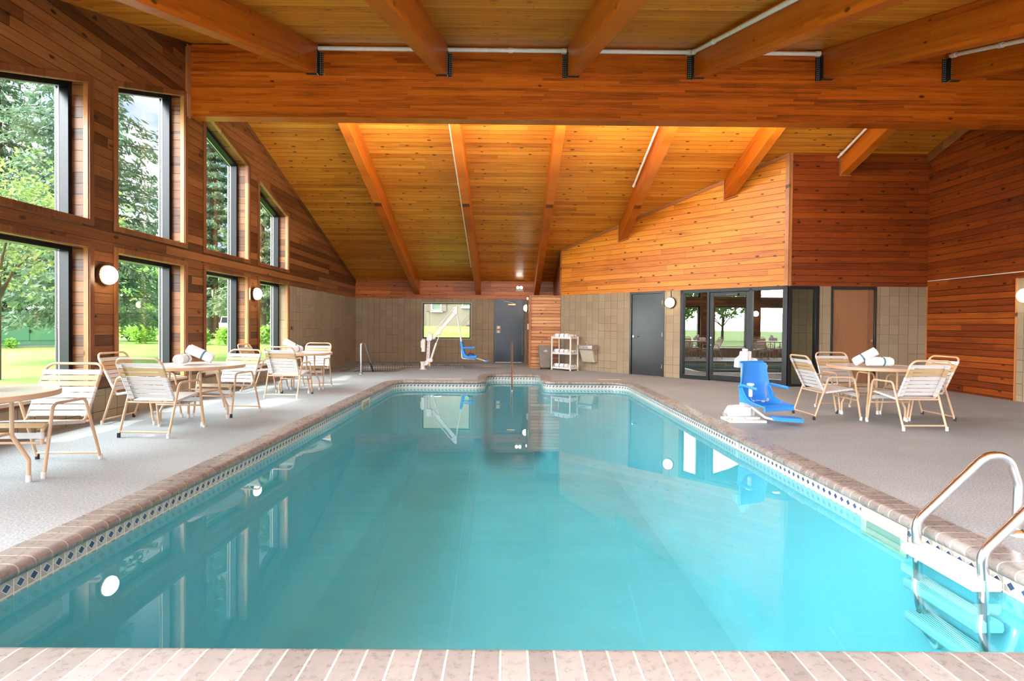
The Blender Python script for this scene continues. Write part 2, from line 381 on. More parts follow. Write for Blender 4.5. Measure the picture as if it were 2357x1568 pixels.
# --- left wall with its eight windows (and the bays nearer than the photo shows)
bays = [(1.16,2.62), (3.12,4.58), (5.09,6.55), (7.02,8.47), (9.05,10.53), (10.99,12.42)]
def top_up(y): return 4.83 - .345*(8.47-y) if y < 8.76 else 4.83 - .322*(y-9.05)
LOW0, LOW1, UP0 = .39, 2.155, 2.49
def up0(i): return UP0 if top_up(bays[i][0]) > UP0+.3 else None
wl = struct('wall_left')
def left_layer(mb, x0, x1, g=0.0, wood=True):
    """strips between, under and over the openings; g shrinks the openings"""
    edges = [Y0] + [e for b in bays for e in b] + [YB]
    for i in range(0, len(edges)-1):
        a, b = edges[i], edges[i+1]
        if b <= a: continue
        if i % 2 == 0:
            a2, b2 = (a-g if i else a), (b+g if i < len(edges)-2 else b)
            if i == len(edges)-2:
                yz_prism(mb, a2, b2, HB if wood else 0, HB if wood else 0, zr(a2), zr(b2), x0, x1)
            else:
                zz = LOW0 if wood else -.2
                if a2 < 8.7 < b2:
                    yz_prism(mb, a2, 8.7, zz, zz, zr(a2), zn(8.7), x0, x1); yz_prism(mb, 8.7, b2, zz, zz, zf(8.7), zr(b2), x0, x1)
                else: yz_prism(mb, a2, b2, zz, zz, zr(a2), zr(b2), x0, x1)
        else:
            k = i//2; a, b = a-.0, b+.0
            if not wood: yz_prism(mb, a, b, -.2, -.2, LOW0+g, LOW0+g, x0, x1)
            if top_up(a) > UP0+.25 and top_up(b) > UP0+.25:
                yz_prism(mb, a, b, LOW1-g, LOW1-g, UP0+g, UP0+g, x0, x1)
                yz_prism(mb, a, b, top_up(a)-g, top_up(b)-g, zr(a), zr(b), x0, x1)
            else: yz_prism(mb, a, b, LOW1-g, LOW1-g, zr(a), zr(b), x0, x1)
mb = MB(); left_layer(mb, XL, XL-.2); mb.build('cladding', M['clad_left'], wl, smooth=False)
mb = MB(); left_layer(mb, XL-.362, XL-.395, .022, False); mb.build('outer_leaf', M['cream'], wl, smooth=False)
mb = MB(); mb.box((XL-.2, Y0, -.2), (XL-.02, 12.40, LOW0)); mb.box((XL-.2, 12.42, 0), (XL-.001, YB, HB)); mb.build('blockwork', M['blk_y'], wl, smooth=False)
mb = MB(); mb.box((XL-.03, 8.50, 4.52), (XL+.03, 8.598, 5.66)); mb.build('corner_trim', M['trim_wood'], wl)
mb = MB(); mb.prism([(XL,8.83,zf(8.83)-.10),(XL,YB,zf(YB)-.10),(XL,YB,zf(YB)),(XL,8.83,zf(8.83))], (.018,0,0)); mb.prism([(XL,Y0,zn(Y0)-.07),(XL,8.58,zn(8.58)-.07),(XL,8.58,zn(8.58)),(XL,Y0,zn(Y0))], (.018,0,0)); mb.build('cove_trim', M['clad_left'], wl)

wi = 0
def ring(mb, poly, inner, x0, x1):
    n = len(poly)
    for i in range(n):
        j = (i+1) % n
        mb.prism([(x0,*poly[i]), (x0,*poly[j]), (x0,*inner[j]), (x0,*inner[i])], (x1-x0,0,0))
def inset(poly, d):
    P = [Vector((a,b)) for a,b in poly]; n = len(P); area = sum(P[i].x*P[(i+1)%n].y-P[(i+1)%n].x*P[i].y for i in range(n)); sg = 1 if area > 0 else -1
    out = []
    for i in range(n):
        a, p, b = P[i-1], P[i], P[(i+1)%n]
        e0 = (p-a).normalized(); e1 = (b-p).normalized(); n0 = Vector((-e0.y,e0.x))*sg; n1 = Vector((-e1.y,e1.x))*sg
        m = (n0+n1); m /= max(m.length_squared/2, .2); q = p + m*d; out.append((q.x,q.y))
    return out
for k, (a, b) in enumerate(bays):
    ops = [[(a,LOW0),(b,LOW0),(b,LOW1),(a,LOW1)]]
    if top_up(a) > UP0+.25 and top_up(b) > UP0+.25: ops.append([(a,UP0),(b,UP0),(b,top_up(b)),(a,top_up(a))])
    for q, op in enumerate(ops):
        wi += 1; w = struct('window_%d' % wi)
        mb = MB(); ring(mb, inset(op, -.065), inset(op, .004), XL+.001, XL+.022); mb.build('casing', M['casing'], w, bevel=.003)
        mb = MB(); ring(mb, op, inset(op, .013), XL-.055, XL+.002); mb.build('jamb_trim', M['trim_wood'], w)
        mb = MB(); ring(mb, inset(op, -.02), inset(op, .055), XL-.36, XL-.202); mb.build('frame', M['black_frame'], w)
        mb = MB(); ring(mb, inset(op, .052), inset(op, .058), XL-.325, XL-.312); mb.build('glazing_bead', M['white_metal'], w)
        i2 = inset(op, .056); mb = MB(); mb.prism([(XL-.33,*c) for c in i2], (-.006,0,0)); mb.build('pane', M['glass'], w, smooth=False)
        if q == 0:
            mb = MB(); mb.prism([(XL+.03,a-.03,LOW0-.035),(XL+.03,a-.03,LOW0+.002),(XL-.20,a-.03,LOW0+.03),(XL-.20,a-.03,LOW0-.035)], (0,b-a+.06,0)); mb.build('sill', M['sill'], w)

# --- back wall
wb = struct('wall_back')
WX0, WX1, WZ0, WZ1 = -2.89, -1.275, .80, 1.99
DX0, DX1, DZ = -.49, .52, 2.14
mb = MB()
for lo, hi in (((XL-.3,0),(WX0,HB)), ((WX0,0),(WX1,WZ0)), ((WX0,WZ1),(WX1,HB)), ((WX1,0),(DX0,HB)), ((DX1,0),(.62,HB))):
    mb.box((lo[0], YB, lo[1]), (hi[0], YB+.2, hi[1]))
mb.box((1.50, YB, 0), (1.62, YB+.2, HB)); mb.build('blockwork', M['blk_x'], wb, smooth=False)
mb = MB(); mb.box((XL-.3, YB-.012, HB), (1.62, YB+.2, 3.2)); mb.build('cladding', M['clad_back'], wb, smooth=False)
wi += 1; w = struct('window_%d' % wi)
def ringx(mb, x0, x1, z0, z1, t_, y0, y1):
    mb.box((x0,y0,z0),(x1,y1,z0+t_)); mb.box((x0,y0,z1-t_),(x1,y1,z1)); mb.box((x0,y0,z0+t_),(x0+t_,y1,z1-t_)); mb.box((x1-t_,y0,z0+t_),(x1,y1,z1-t_))
mb = MB(); ringx(mb, WX0, WX1, WZ0, WZ1, .035, YB+.01, YB+.11); mb.build('frame', M['black_frame'], w)
mb = MB(); mb.box((WX0+.03,YB+.06,WZ0+.03),(WX1-.03,YB+.066,WZ1-.03)); mb.build('pane', M['glass'], w, smooth=False)
mb = MB(); ringx(mb, WX0-.025, WX1+.025, WZ0-.03, WZ1+.02, .024, YB-.008, YB+.004); mb.build('sealant_trim', M['sill'], w)
# steel door at the back
d = struct('door_1'); mb = MB()
mb.box((DX0,YB-.02,0),(DX0+.055,YB+.12,DZ)); mb.box((DX1-.055,YB-.02,0),(DX1,YB+.12,DZ)); mb.box((DX0+.055,YB-.02,DZ-.055),(DX1-.055,YB+.12,DZ)); mb.build('frame', M['steel_door'], d, bevel=.004)
mb = MB(); mb.box((DX0+.058,YB+.012,.02),(DX1-.058,YB+.057,DZ-.058)); mb.build('leaf', M['steel_door'], d)
mb = MB(); mb.box((DX0+.056,YB+.0,.0),(DX1-.056,YB+.09,.018)); mb.build('threshold', M['bare_metal'], d)
mb = MB(); mb.box((-.02,YB-.03,1.93),(.24,YB+.011,1.985)); mb.build('closer_body', M['brass'], d, bevel=.006)
mb = MB(); mb.tube([(.2,YB-.03,1.99),(.06,YB-.06,2.03),(-.15,YB-.03,2.06)], .011); mb.build('closer_arm', M['bare_metal'], d)
mb = MB(); mb.box((DX0+.09,YB-.05,.99),(DX0+.22,YB+.011,1.24)); al = mb.build('exit_alarm', M['beige'], d, bevel=.006)
mb = MB(); mb.box((DX0+.10,YB-.054,1.09),(DX0+.21,YB-.049,1.125)); mb.build('alarm_bar', plain('dark_red_plastic', (.22,.03,.03), .4), al)
mb = MB(); mb.cyl((DX0+.155,YB-.049,1.18),(DX0+.155,YB-.056,1.18),.03); mb.cyl((DX0+.155,YB-.049,1.04),(DX0+.155,YB-.056,1.04),.024); mb.build('alarm_button', M['bare_metal'], al)

# --- wood clad closet at the foot of the back wall
cl = struct('wall_closet')
mb = MB(); mb.box((.62,15.55,0),(1.52,YB,HB)); mb.build('siding', M['lap_closet'], cl, smooth=False)
mb = MB(); mb.box((.595,15.515,0),(.655,15.56,HB)); mb.box((.60,15.56,HB-.03),(.62,YB,HB)); mb.build('corner_trim', M['trim_wood'], cl)
mb = MB(); mb.box((1.50,15.60,HB),(1.58,YB,3.42)); mb.build('return_cladding', M['clad_right'], cl, smooth=False)

# --- angled wall X+Y = SD from (1.52,15.58) to (5.90,11.20): local axis e along the wall, n into the room
wd = struct('wall_angled')
E_ = Vector((s2,-s2,0)); N_ = Vector((-s2,-s2,0)); P0 = Vector((1.52,15.58,0))
MD = Matrix(((s2,-s2,0,1.52),(-s2,-s2,0,15.58),(0,0,1,0),(0,0,0,1)))     # local (e, n, z)
MD = Matrix(((E_.x,N_.x,0,P0.x),(E_.y,N_.y,0,P0.y),(0,0,1,0),(0,0,0,1)))
LW = 4.38*math.sqrt(2)
def e_of(x): return (x-1.52)*math.sqrt(2)
BD0, BD1 = e_of(3.182), e_of(3.885)
SL0, SL1 = e_of(4.187), LW
mb = MB()
for a, b in ((0, BD0), (BD1, SL0)): mb.box((a,-.2,0),(b,0,HB), MD)
mb.build('blockwork', M['blk_d'], wd, smooth=False)
mb = MB()
a = P0; b = P0+E_*LW
mb.prism([(a.x,a.y,HB),(b.x,b.y,HB),(b.x,b.y,zf(b.y)),(a.x,a.y,zf(a.y))], tuple(N_*-.2)); mb.build('cladding', M['clad_diag'], wd, smooth=False)
mb = MB(); mb.prism([tuple(a+Vector((0,0,zf(a.y)-.075))),tuple(b+Vector((0,0,zf(b.y)-.075))),tuple(b+Vector((0,0,zf(b.y)))),tuple(a+Vector((0,0,zf(a.y))))], tuple(N_*.02)); mb.build('cove_trim', M['trim_wood'], wd)
mb = MB(); mb.box((LW-.075,0,HB),(LW,.018,zf(b.y)),MD); mb.box((0,0,HB),(.03,.018,zf(a.y)-.02),MD); mb.build('corner_trim', M['trim_wood'], wd)
# black steel door in the angled wall
d = struct('door_2'); mb = MB(); fw_ = .055
mb.box((BD0,-.08,0),(BD0+fw_,.015,HB),MD); mb.box((BD1-fw_,-.08,0),(BD1,.015,HB),MD); mb.box((BD0+fw_,-.08,HB-fw_),(BD1-fw_,.015,HB),MD); mb.build('frame', M['black_door'], d, bevel=.004)
mb = MB(); mb.box((BD0+fw_+.003,-.06,.01),(BD1-fw_-.003,-.012,HB-fw_-.003),MD); mb.build('leaf', M['black_door'], d)
mb = MB(); c = MD @ Vector((BD0+.13,-.012,.99)); mb.tube([c, c+N_*.05], .028); mb.tube([c+N_*.045, c+N_*.055+E_*.02, c+N_*.055+E_*.115], .009); mb.build('lever_handle', M['steel'], d)
for zz in (.25,1.05,1.86):
    mb = MB(); c = MD @ Vector((BD1-fw_-.004,.004,zz)); mb.cyl(c-Vector((0,0,.05)), c+Vector((0,0,.05)), .009); mb.build('hinge', M['brass'], d)
# glazed entrance: sidelight, door, sidelight
d = struct('door_3'); fz = 2.135
e1, e2 = e_of(4.66), e_of(4.745); e3, e4 = e_of(5.30), e_of(5.385)
mb = MB()
for a_, b_ in ((SL0, e_of(4.245)), (e1, e_of(4.70)), (e_of(5.345), e4), (e_of(5.83), LW)): mb.box((a_,-.10,0),(b_,.02,fz),MD)
mb.box((SL0,-.10,fz-.075),(LW,.02,fz),MD); mb.box((e_of(4.245),-.10,0),(e1,.02,.10),MD); mb.box((e4,-.10,0),(e_of(5.83),.02,.13),MD); mb.build('frame', M['black_frame'], d, bevel=.003)
leaf = MB(); l0, l1 = e_of(4.702), e_of(5.343)
leaf.box((l0,-.055,.02),(l0+.075,-.005,fz-.085),MD); leaf.box((l1-.075,-.055,.02),(l1,-.005,fz-.085),MD); leaf.box((l0+.075,-.055,.02),(l1-.075,-.005,.14),MD); leaf.box((l0+.075,-.055,fz-.17),(l1-.075,-.005,fz-.085),MD)
lf = leaf.build('door_leaf', M['black_frame'], d, bevel=.003)
mb = MB(); mb.box((l0+.07,-.034,.13),(l1-.07,-.028,fz-.16),MD); mb.build('pane', M['dark_glass'], lf, smooth=False)
for nm, a_, b_, z_ in (('sidelight_pane', e_of(4.24), e1+.005, .09), ('sidelight_pane', e4-.005, e_of(5.835), .12)):
    mb = MB(); mb.box((a_,-.043,z_),(b_,-.037,fz-.07),MD); mb.build(nm, M['dark_glass'], d, smooth=False)
mb = MB(); mb.box((e_of(4.98),-.004,1.965),(e_of(5.17),.05,2.02),MD); mb.build('door_closer', M['plastic_dark'], d, bevel=.006)
mb = MB(); c = MD @ Vector((l0+.037,-.005,1.0)); mb.cyl(c, c+N_*.014, .019); c = c-Vector((0,0,.17)); mb.cyl(c, c+N_*.008, .009); mb.build('lock_cylinder', M['steel'], d)
# alcove wall
wa = struct('wall_alcove'); YA = 11.2
GX0, GX1, BX0, BX1 = 5.92, 6.56, 6.81, 7.775
mb = MB()
for x0, x1 in ((GX1,BX0),(BX1,XR)): mb.box((x0,YA,0),(x1,YA+.2,HB-.01))
mb.build('blockwork', M['blk_x'], wa, smooth=False)
mb = MB(); mb.box((5.90,YA,HB-.01),(XR,YA+.2,zf(YA)+.05)); mb.build('cladding', M['clad_alcove'], wa, smooth=False)
mb = MB(); mb.box((5.90,YA-.02,HB-.01),(5.955,YA,zf(YA)-.01)); mb.build('corner_trim', M['trim_wood'], wa)
wi += 1; w = struct('window_%d' % wi); mb = MB()
mb.box((5.905,YA-.02,0),(5.985,YA+.10,HB-.01)); mb.box((6.485,YA-.02,0),(GX1,YA+.10,HB-.01)); mb.box((5.985,YA-.02,HB-.075),(6.485,YA+.10,HB-.01)); mb.box((5.985,YA-.02,0),(6.485,YA+.10,.05)); mb.build('frame', M['black_frame'], w, bevel=.003)
mb = MB(); mb.box((5.98,YA+.03,.045),(6.49,YA+.036,HB-.07)); mb.build('pane', glass('clear_side_glass', (.80,.78,.66), .05), w, smooth=False)
d = struct('door_4'); mb = MB()
mb.box((BX0,YA-.02,0),(BX0+.042,YA+.12,HB-.01)); mb.box((BX1-.042,YA-.02,0),(BX1,YA+.12,HB-.01)); mb.box((BX0+.042,YA-.02,HB-.075),(BX1-.042,YA+.12,HB-.01)); mb.build('frame', M['black_door'], d, bevel=.003)
mb = MB(); mb.box((BX0+.045,YA+.008,.01),(BX1-.045,YA+.052,HB-.078)); mb.build('leaf', M['brown_door'], d)
mb = MB(); c = Vector((BX1-.115,YA+.008,.985)); mb.tube([c, c-Vector((0,.05,0))], .03); mb.tube([c-Vector((0,.045,0)), c-Vector((.02,.055,0)), c-Vector((.12,.055,0))], .009); mb.build('lever_handle', M['steel'], d)
for zz in (.3,1.05,1.85):
    mb = MB(); mb.cyl((BX0+.044,YA-.001,zz-.05),(BX0+.044,YA-.001,zz+.05),.009); mb.build('hinge', M['bare_metal'], d)
# corridor behind the glass
wc = struct('wall_corridor'); mb = MB()
mb.box((2.0,17.4,0),(9.0,17.6,2.6)); mb.box((7.0,YA+2.4,0),(9.2,YA+2.5,2.6)); mb.box((5.95,13.2,0),(7.0,13.3,2.6)); mb.build('blockwork', M['blk_x'], wc, smooth=False)
mb = MB(); mb.prism([(1.8,15.7,2.3),(6.2,11.42,2.3),(9.2,11.42,2.3),(9.2,17.6,2.3),(1.8,17.6,2.3)], (0,0,.05)); mb.build('soffit', M['cream'], wc, smooth=False)
cl_fill = thing('strip_light', 'small strip light under the corridor soffit behind the narrow side glass', 'strip light', (6.4,12.1,2.30), 0, 'corridor strip lights')  # added fill: brightens the block wall behind the side glass
MB().box((-.3,-.06,-.05),(.3,.06,0)).build('housing', M['white_metal'], cl_fill); MB().box((-.29,-.055,-.065),(.29,.055,-.05)).build('diffuser', emis('lit_corridor_tube', (1,.93,.78), 14), cl_fill)
# right wall
wr = struct('wall_right'); YS = 9.22
mb = MB(); mb.prism([(XR,Y0,HB),(XR,8.7,HB),(XR,YA,HB),(XR,YA,zf(YA)),(XR,8.7,zn(8.7)),(XR,Y0,zn(Y0))], (.2,0,0)); mb.build('cladding', M['clad_right'], wr, smooth=False)
mb = MB(); mb.box((XR,YS,0),(XR+.2,YA,HB)); mb.build('siding', M['lap_right'], wr, smooth=False)
mb = MB(); mb.box((XR,Y0,0),(XR+.2,YS-.03,HB)); mb.build('blockwork', M['blk_y'], wr, smooth=False)
mb = MB(); mb.box((XR-.018,YS-.03,0),(XR+.05,YS,HB)); mb.box((XR-.02,YA-.022,0),(XR,YA,HB)); mb.prism([(XR,8.83,zf(8.83)-.16),(XR,YA,zf(YA)-.16),(XR,YA,zf(YA)),(XR,8.83,zf(8.83))], (-.05,0,0)); mb.build('corner_trim', M['trim_wood'], wr)

# --- ceiling
cg = struct('ceiling')
mb = MB(); x0, x1 = XL-.75, 10
mb.prism([(x0,Y0-.3,zn(Y0-.3)),(x0,8.71,zn(8.71)),(x0,8.71,zn(8.71)+.12),(x0,Y0-.3,zn(Y0-.3)+.12)], (x1-x0,0,0)); mb.build('near_slope', M['ceiling'], cg, smooth=False)
mb = MB(); mb.prism([(x0,8.71,zf(8.71)),(x0,18.6,zf(18.6)),(x0,18.6,zf(18.6)+.12),(x0,8.71,zf(8.71)+.12)], (x1-x0,0,0)); mb.build('far_slope', M['ceiling'], cg, smooth=False)

# --- ridge beam and rafters
tag_ = tag(None or MB().box((XL+.0,BY0,4.555),(XR,BY1,5.70)).build('ridge_beam', M['glulam'], bevel=.006), 'huge laminated timber ridge beam spanning the room from window wall to right wall', 'beam')
RX = [-3.17, -1.10, 1.0, 3.01, 5.08, 7.13]; RFX = [-3.08, -1.02, .94, 3.01, 5.0, 7.06]
hangm = MB()
near_l = ['first timber rafter from the window wall, in front of the ridge beam', 'second timber rafter from the window wall, in front of the ridge beam', 'third rafter from the window wall, in front of the ridge beam, no pipe along it', 'fourth rafter in front of the ridge beam, white pipe running along its upper side',
 'fifth rafter in front of the ridge beam, between the two piped rafters', 'rafter nearest the right wall in front of the ridge beam']
far_l = ['first rafter behind the ridge beam, ending left of the square back window', 'rafter behind the ridge beam with a thin white pipe, ending by the back window', 'rafter behind the ridge beam ending above the wood clad closet', 'lower of the two rafters let into the angled wall, white pipe on its upper side',
 'upper of the two rafters let into the angled wall, no pipe', 'short rafter behind the ridge beam let into the red alcove wall']
for i, x in enumerate(RX):
    root = thing('rafter', near_l[i], 'rafter', (0,0,0), 0, 'rafters in front of the ridge beam')
    y0 = Y0-.2; y1 = BY0-.004
    mb = MB(); mb.prism([(x-.09,y0,zn(y0)-.44),(x-.09,y1,zn(y1)-.46),(x-.09,y1,zn(y1)-.002),(x-.09,y0,zn(y0)-.002)], (.18,0,0)); mb.build('timber', M['rafter_near'], root, bevel=.005)
    sd = 1 if i < 2 else -1; xs = x + sd*.09
    mb = MB(); mb.box((min(xs,xs+sd*.012),y1-.10,5.22),(max(xs,xs+sd*.012),y1-.002,5.595)); mb.box((min(xs,xs+sd*.075),y1-.013,5.22),(max(xs,xs+sd*.075),y1-.001,5.595)); mb.box((x-.095,y1-.09,5.235),(x+.095,y1-.001,5.247)); hg = mb.build('joist_hanger', M['hanger'], root)
for i, x in enumerate(RFX):
    root = thing('rafter', far_l[i], 'rafter', (0,0,0), 0, 'rafters behind the ridge beam')
    y0 = BY1+.004; y1 = YB-.014 if i < 3 else (SD-x-.05 if i < 5 else YA-.002)
    mb = MB(); q = .10 if 3 <= i < 5 else 0
    xa, xb = x-.09, x+.09
    ya, yb = (y1+.09, y1-.09) if q else (y1, y1)
    v = [(xa,y0,zf(y0)-.46),(xb,y0,zf(y0)-.46),(xb,y0,zf(y0)-.002),(xa,y0,zf(y0)-.002),(xa,ya,zf(ya)-.46),(xb,yb,zf(yb)-.46),(xb,yb,zf(yb)-.002),(xa,ya,zf(ya)-.002)]
    mb.add(v, [(0,1,2,3),(5,4,7,6),(0,4,5,1),(1,5,6,2),(2,6,7,3),(3,7,4,0)]); mb.build('timber', M['rafter_far'], root, bevel=.005)
    if i >= 3:
        mb = MB()
        if q: 
            mb.tube([(xa-.02,ya+.0,zf(ya)-.02),(xa-.02,ya+.0,zf(ya)-.48),(xb+.03,yb-.02,zf(yb)-.48)], .016, 4)
        else: mb.box((xa-.03,y1-.02,zf(y1)-.49),(xb+.03,y1,zf(y1)-.46)); mb.box((xa-.03,y1-.02,zf(y1)-.46),(xa,y1,zf(y1)-.05))
        mb.build('end_trim', M['trim_wood'], root)

# --- sprinkler pipes
def pipe(label, pts, r=.03, fit=()):
    root = thing('sprinkler_pipe', label, 'pipe', (0,0,0), 0, 'painted sprinkler pipes under the roof')
    MB().tube(pts, r, 12).build('tube', M['pipe'], root)
    for c, dv in fit:
        c = Vector(c); dv = Vector(dv); MB().cyl(c-dv*.035, c+dv*.035, r*1.28).build('coupling', M['pipe'], root)
    return root
zp = 5.645
for a_, b_, lb in ((RX[0]+.09,RX[1]-.09,'white pipe length on the ridge beam between the first and second rafters'), (RX[1]+.09,RX[2]-.09,'white pipe length with a rusty coupling on the beam between second and third rafters'), (RX[2]+.09,RX[3]-.09,'white pipe length on the ridge beam between third and fourth rafters'), (RX[3]+.09,RX[4]-.09,'white pipe length on the ridge beam between fourth and fifth rafters'), (RX[4]+.09,RX[5]-.09,'darkest white pipe length on the ridge beam near the right end')):
    ft = [((0.0,BY0-.036,zp),(1,0,0))] if a_ < 0 < b_ else []
    ft += [((b_-.06,BY0-.036,zp),(1,0,0))]
    if b_ < 7: pipe(lb, [(a_+.006,BY0-.036,zp),(b_-.016,BY0-.036,zp)], .032, ft)
for x, lb in ((RX[3]-.13,'white branch pipe running up beside the fourth rafter in front of the beam'), (RX[5]-.13,'white branch pipe running beside the last rafter at the right edge')):
    pipe(lb, [(x,2.6,zn(2.6)-.085),(x,BY0-.13,zn(BY0-.13)-.085)], .03, [((x,7.6,zn(7.6)-.085),(0,1,SN)), ((x,8.4,zn(8.4)-.085),(0,1,SN))])
for x, ye, lb in ((RFX[1]-.15,16.6,'long thin white pipe beside the second rafter behind the ridge beam'), (RFX[3]-.15,12.3,'white pipe stub beside the rafter above the angled wall'), (RFX[5]-.15,YA-.01,'white pipe stub above the red alcove wall')):
    pipe(lb, [(x,BY1+.05,zf(BY1+.05)-.10),(x,ye,zf(ye)-.10)], .024, [((x,12.25,zf(12.25)-.10),(0,1,-SF))] if ye > 12 else [((x,ye-.12,zf(ye-.12)-.10),(0,1,-SF))])
cd = MB(); cd.tube([(XR-.012,YA-.03,2.25),(XR-.012,9.0,2.245),(XR-.012,6,2.24)], .009, 8); tag(cd.build('conduit', M['pipe']), 'thin cream conduit running along the dark right wall', 'conduit')
tag(MB().tube([tuple(MD @ Vector((e_of(4.01),.012,1.95))), tuple(MD @ Vector((e_of(4.01),.012,2.138)))], .010, 8).build('conduit', M['plastic_dark']), 'short dark conduit above the globe light on the block wall', 'conduit')

# ------------------------------------------------------------------ pools
def rim_path(pts, radii, n=7, step=.25):
    P = fillet([(x,y,0) for x,y in pts], radii, n, True); out = []
    for i, p in enumerate(P):
        q = P[(i+1) % len(P)]; d_ = (q-p).length
        if d_ < 1e-6: continue
        k = max(1, int(d_/step))
        for j in range(k): out.append(p.lerp(q, j/k))
    n_ = len(out); nm = []
    for i in range(n_):
        t_ = (out[(i+1) % n_]-out[i]).normalized() + (out[i]-out[i-1]).normalized(); t_.normalize(); nm.append(Vector((t_.y,-t_.x,0)))
    ln = [0]
    for i in range(n_): ln.append(ln[-1] + (out[(i+1) % n_]-out[i]).length)
    return out, nm, ln
def sweep(mb, path, prof, scale_u=1):
    P, N, L = path; n = len(P); m = len(prof); pl = [0]
    for i in range(1, m): pl.append(pl[-1]+math.hypot(prof[i][0]-prof[i-1][0], prof[i][1]-prof[i-1][1]))
    vs = [P[i]+N[i]*d_+Vector((0,0,z)) for i in range(n) for d_, z in prof]; fs = []; uv = []
    for i in range(n):
        j = (i+1) % n
        for k in range(m-1):
            fs.append((i*m+k, i*m+k+1, j*m+k+1, j*m+k)[::-1])
            uv.append([(L[i],pl[k]),(L[i],pl[k+1]),(L[i+1],pl[k+1]),(L[i+1],pl[k])][::-1])
    return mb.add(vs, fs, uv)
def sweep_z(mb, path, z0, z1, d_=0.0):
    P, N, L = path; n = len(P)
    vs = [P[i]+N[i]*d_+Vector((0,0,z)) for i in range(n) for z in (z0,z1)]
    fs = [(i*2, ((i+1)%n)*2, ((i+1)%n)*2+1, i*2+1)[::-1] for i in range(n)]
    uv = [[(L[i],z0),(L[i+1],z0),(L[i+1],z1),(L[i],z1)][::-1] for i in range(n)]
    return mb.add(vs, fs, uv)
def flat(mb, loops, z):
    loops = [[Vector((p.x,p.y,z)) for p in l] for l in loops]
    tris = tessellate_polygon(loops); vs = [p for l in loops for p in l]; out = []
    for a_, b_, c_ in tris:
        nz = (vs[b_]-vs[a_]).cross(vs[c_]-vs[a_]).z
        out.append((a_,b_,c_) if nz > 0 else (a_,c_,b_))
    return mb.add(vs, out)
WZ = -.150; CW = .20
pp = rim_path([(-2.49,1.99),(2.62,1.99),(2.60,11.76),(.80,11.76),(.80,13.47),(-.52,13.47),(-.52,11.76),(-2.49,11.76)], [.05,.05,.38,.26,.26,.26,.26,.38])
tp = rim_path([(-4.62,13.86),(-3.15,13.86),(-3.05,15.62),(-1.32,15.62),(-1.32,16.98),(-4.62,16.98)], [.5,.45,.35,.05,.05,.3])
NOSE = [(.004,-.062),(-.012,-.060),(-.024,-.050),(-.029,-.034),(-.026,-.016),(-.016,-.002),(0,.006),(.02,.009),(CW-.004,.009),(CW,.0)]
pool = thing('swimming_pool', 'large turquoise indoor pool with a stepped notch at its far end', 'swimming pool')
mb = MB(); sweep_z(mb, pp, -.156, -.06); mb.build('tile_band', M['tile'], pool)
mb = MB(); sweep(mb, pp, NOSE); mb.build('coping', M['coping'], pool)
mb = MB(); DP = -1.95
sweep(mb, pp, [(-.32,DP),(-.18,DP+.035),(-.075,DP+.12),(-.02,DP+.25),(0,DP+.42),(0,-.156)][::-1])
flat(mb, [[p - n_*.32 for p, n_ in zip(pp[0], pp[1])]], DP); mb.f = [f for f in mb.f]; mb.build('basin', M['plaster'], pool)
mb = MB(); flat(mb, [[p - n_*.0005 for p, n_ in zip(pp[0], pp[1])]], WZ); mb.build('water', M['water'], pool, smooth=False)
# skimmers in the tile band
def skim(x, sx, y0, y1):
    mb = MB(); xf = x - sx*.012; lo, hi = min(xf, x+sx*.002), max(xf, x+sx*.002)
    mb.box((lo,y0,-.105),(hi,y1,-.061)); mb.box((lo,y0,-.24),(hi,y0+.05,-.105)); mb.box((lo,y1-.05,-.24),(hi,y1,-.105)); mb.box((lo,y0,-.26),(hi,y1,-.24))
    f = mb.build('skimmer_frame', plain('yellowed_plastic', (.72,.62,.46), .4), pool, bevel=.004)
    mb = MB(); mb.box((min(x-sx*.004,x+sx*.001),y0+.05,-.235),(max(x-sx*.004,x+sx*.001),y1-.05,-.105)); mb.build('skimmer_mouth', M['cream'], f)
skim(2.605, 1, 3.42, 3.86); skim(-2.49, -1, 9.05, 9.55)
mb = MB(); mb.box((2.598,5.945,-.136),(2.603,6.02,-.063)); mk = mb.build('depth_tile', M['cap_white'], pool)
cu = bpy.data.curves.new('numeral', 'FONT'); cu.body = '2'; cu.size = .085; cu.extrude = .0006; cu.align_x = 'CENTER'; cu.align_y = 'CENTER'
nm_ = bpy.data.objects.new('numeral', cu); COL.objects.link(nm_); nm_.parent = mk; nm_.location = (2.5975,5.982,-.099); nm_.rotation_euler = (PI/2,0,-PI/2); cu.materials.append(plain('orange_numeral', (.80,.42,.14), .5)); bpy.context.view_layer.update()
nme = bpy.data.meshes.new_from_object(nm_.evaluated_get(bpy.context.evaluated_depsgraph_get())); o = bpy.data.objects.new('numeral', nme); COL.objects.link(o); o.parent = mk; o.location = nm_.location; o.rotation_euler = nm_.rotation_euler; bpy.data.objects.remove(nm_); o.name = 'numeral'

tub = thing('hot_tub', 'small green spa pool in the far corner below the block walls', 'hot tub')
mb = MB(); sweep_z(mb, tp, -.235, -.06); mb.build('tile_band', M['tile'], tub)
mb = MB(); sweep(mb, tp, NOSE); mb.build('coping', M['coping'], tub)
mb = MB(); sweep(mb, tp, [(-.10,-.75),(0,-.65),(0,-.235)][::-1]); flat(mb, [[p-n_*.1 for p, n_ in zip(tp[0],tp[1])]], -.75); mb.build('basin', M['tub_plaster'], tub)
mb = MB(); flat(mb, [[p-n_*.0005 for p, n_ in zip(tp[0],tp[1])]], WZ+.01); mb.build('water', M['tub_water'], tub, smooth=False)

